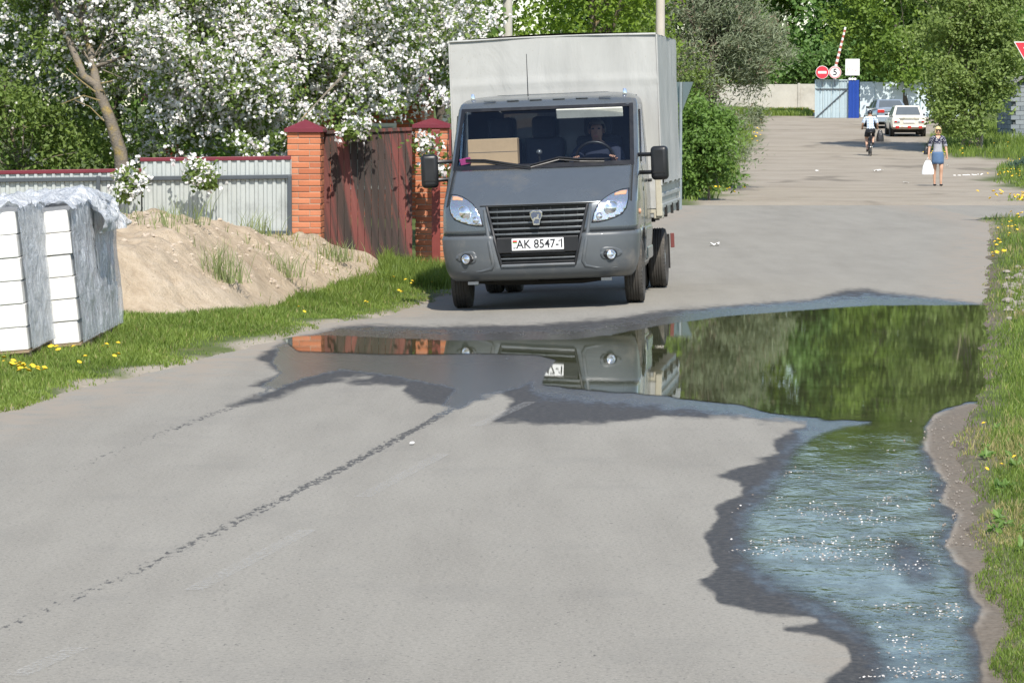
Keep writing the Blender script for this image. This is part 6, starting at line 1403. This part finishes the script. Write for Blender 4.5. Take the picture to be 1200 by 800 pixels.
E = [('pelvis', 'waist'), ('waist', 'chest'), ('chest', 'neckb'), ('neckb', 'neck'), ('neck', 'chin'), ('chin', 'head'), ('head', 'crown')]
for s in 'LR': E += [('neckb', s + 'sh'), (s + 'sh', s + 'el'), (s + 'el', s + 'wrist'), ('pelvis', s + 'hip'), (s + 'hip', s + 'kn'), (s + 'kn', s + 'calf'), (s + 'calf', s + 'an'), (s + 'an', s + 'heel'), (s + 'heel', s + 'to')]
add_hand(J, E, J['Lwrist'][0], (.0, 1, -.35), 1, 'L', .9, (0, -.2, -1)); add_hand(J, E, J['Rwrist'][0], (.0, 1, -.35), -1, 'R', .9, (0, -.2, -1))
bme_ = skin_mesh(J, E); link('body', bme_, m_skin, cyc)
t = NT('checked_shirt'); sp = t.n('SeparateXYZ', Vector=t.coord()); cx = t.math('GREATER_THAN', t.math('SINE', t.math('MULTIPLY', sp.outputs[0], 62.0)), .35); cz = t.math('GREATER_THAN', t.math('SINE', t.math('MULTIPLY', sp.outputs[2], 62.0)), .35)
m_sh = t.done(t.bsdf(Base_Color=t.mix(t.math('MULTIPLY', t.math('ADD', cx, cz), .5), (.60, .66, .72), (.20, .28, .40)), Roughness=.85))
cloth_from(bme_, lambda x, y, z: z > 1.06 and z < 1.515 and (abs(x) < .24 or z > 1.28) and y < .16 and not (abs(x) < .22 and z > 1.50), .018, 'shirt', m_sh, cyc)
m_short = mat('dark_shorts', (.02, .022, .028), .9, 0, .2, 10)
cloth_from(bme_, lambda x, y, z: .74 < z < 1.10 and y < .22 and abs(x) < .25, .016, 'shorts', m_short, cyc)
head_parts(cyc, (0, .19, 1.625), .084, 1, m_black, 'cap', True, m_skin)
for s in 'LR':
    h = Vector(J[s + 'heel'][0]); MB().sphere((h.x, h.y + .09, h.z - .004), .05, 12, 8, (.95, 2.7, .75)).build('shoe', m_black, cyc, 60)
M = Matrix.Translation(cp) @ Matrix.Rotation(R(-2), 4, 'Z')
bag('plastic_bag', 'black plastic bag hanging from the bicycle handlebar', M @ Vector((.40, .22, 1.0)), .30, .46, .24, m_bbag)
# ---- driver behind the windscreen
drv = empty('person', (0, 0, 0), 0, 'person in dark shirt at the steering wheel of the truck', 'person'); drv.matrix_world = TM @ Matrix.Translation((.50, 1.86, .98))
J = {'pelvis': ((0, 0, .18), (.17, .13)), 'waist': ((0, .02, .32), (.16, .12)), 'chest': ((0, .02, .54), (.19, .135)), 'neckb': ((0, .0, .69), (.085, .075)), 'neck': ((0, -.02, .75), .058), 'chin': ((0, -.05, .80), (.064, .072)), 'head': ((0, -.04, .87), (.080, .092)), 'crown': ((0, -.03, .945), (.064, .07)),
     'Lsh': ((-.20, .0, .64), .072), 'Lel': ((-.27, -.16, .42), .05), 'Lwrist': ((-.20, -.34, .53), .034), 'Rsh': ((.20, .0, .64), .072), 'Rel': ((.27, -.16, .42), .05), 'Rwrist': ((.20, -.34, .53), .034),
     'Lhip': ((-.10, -.06, .15), .11), 'Lkn': ((-.14, -.42, .10), .075), 'Lan': ((-.13, -.52, -.24), .045), 'Lto': ((-.13, -.66, -.30), .038), 'Rhip': ((.10, -.06, .15), .11), 'Rkn': ((.14, -.42, .10), .075), 'Ran': ((.13, -.52, -.24), .045), 'Rto': ((.13, -.66, -.30), .038)}
E = [('pelvis', 'waist'), ('waist', 'chest'), ('chest', 'neckb'), ('neckb', 'neck'), ('neck', 'chin'), ('chin', 'head'), ('head', 'crown')]
for s in 'LR': E += [('neckb', s + 'sh'), (s + 'sh', s + 'el'), (s + 'el', s + 'wrist'), ('pelvis', s + 'hip'), (s + 'hip', s + 'kn'), (s + 'kn', s + 'an'), (s + 'an', s + 'to')]
add_hand(J, E, J['Lwrist'][0], (0, -.6, .5), -1, 'L', .8, (.3, -.5, -.8)); add_hand(J, E, J['Rwrist'][0], (0, -.6, .5), 1, 'R', .8, (-.3, -.5, -.8))
bme_ = skin_mesh(J, E); link('body', bme_, m_skin_d, drv)
cloth_from(bme_, lambda x, y, z: .16 < z < .715 and not (abs(x) > .15 and y < -.20), .016, 'shirt', mat('dark_navy_shirt', (.02, .026, .05), .9), drv)
cloth_from(bme_, lambda x, y, z: z < .22, .014, 'trousers', m_short, drv)
head_parts(drv, (0, -.04, .865), .086, -1, mat('greying_hair', (.16, .14, .12), .8), 'short', True, m_skin_d)
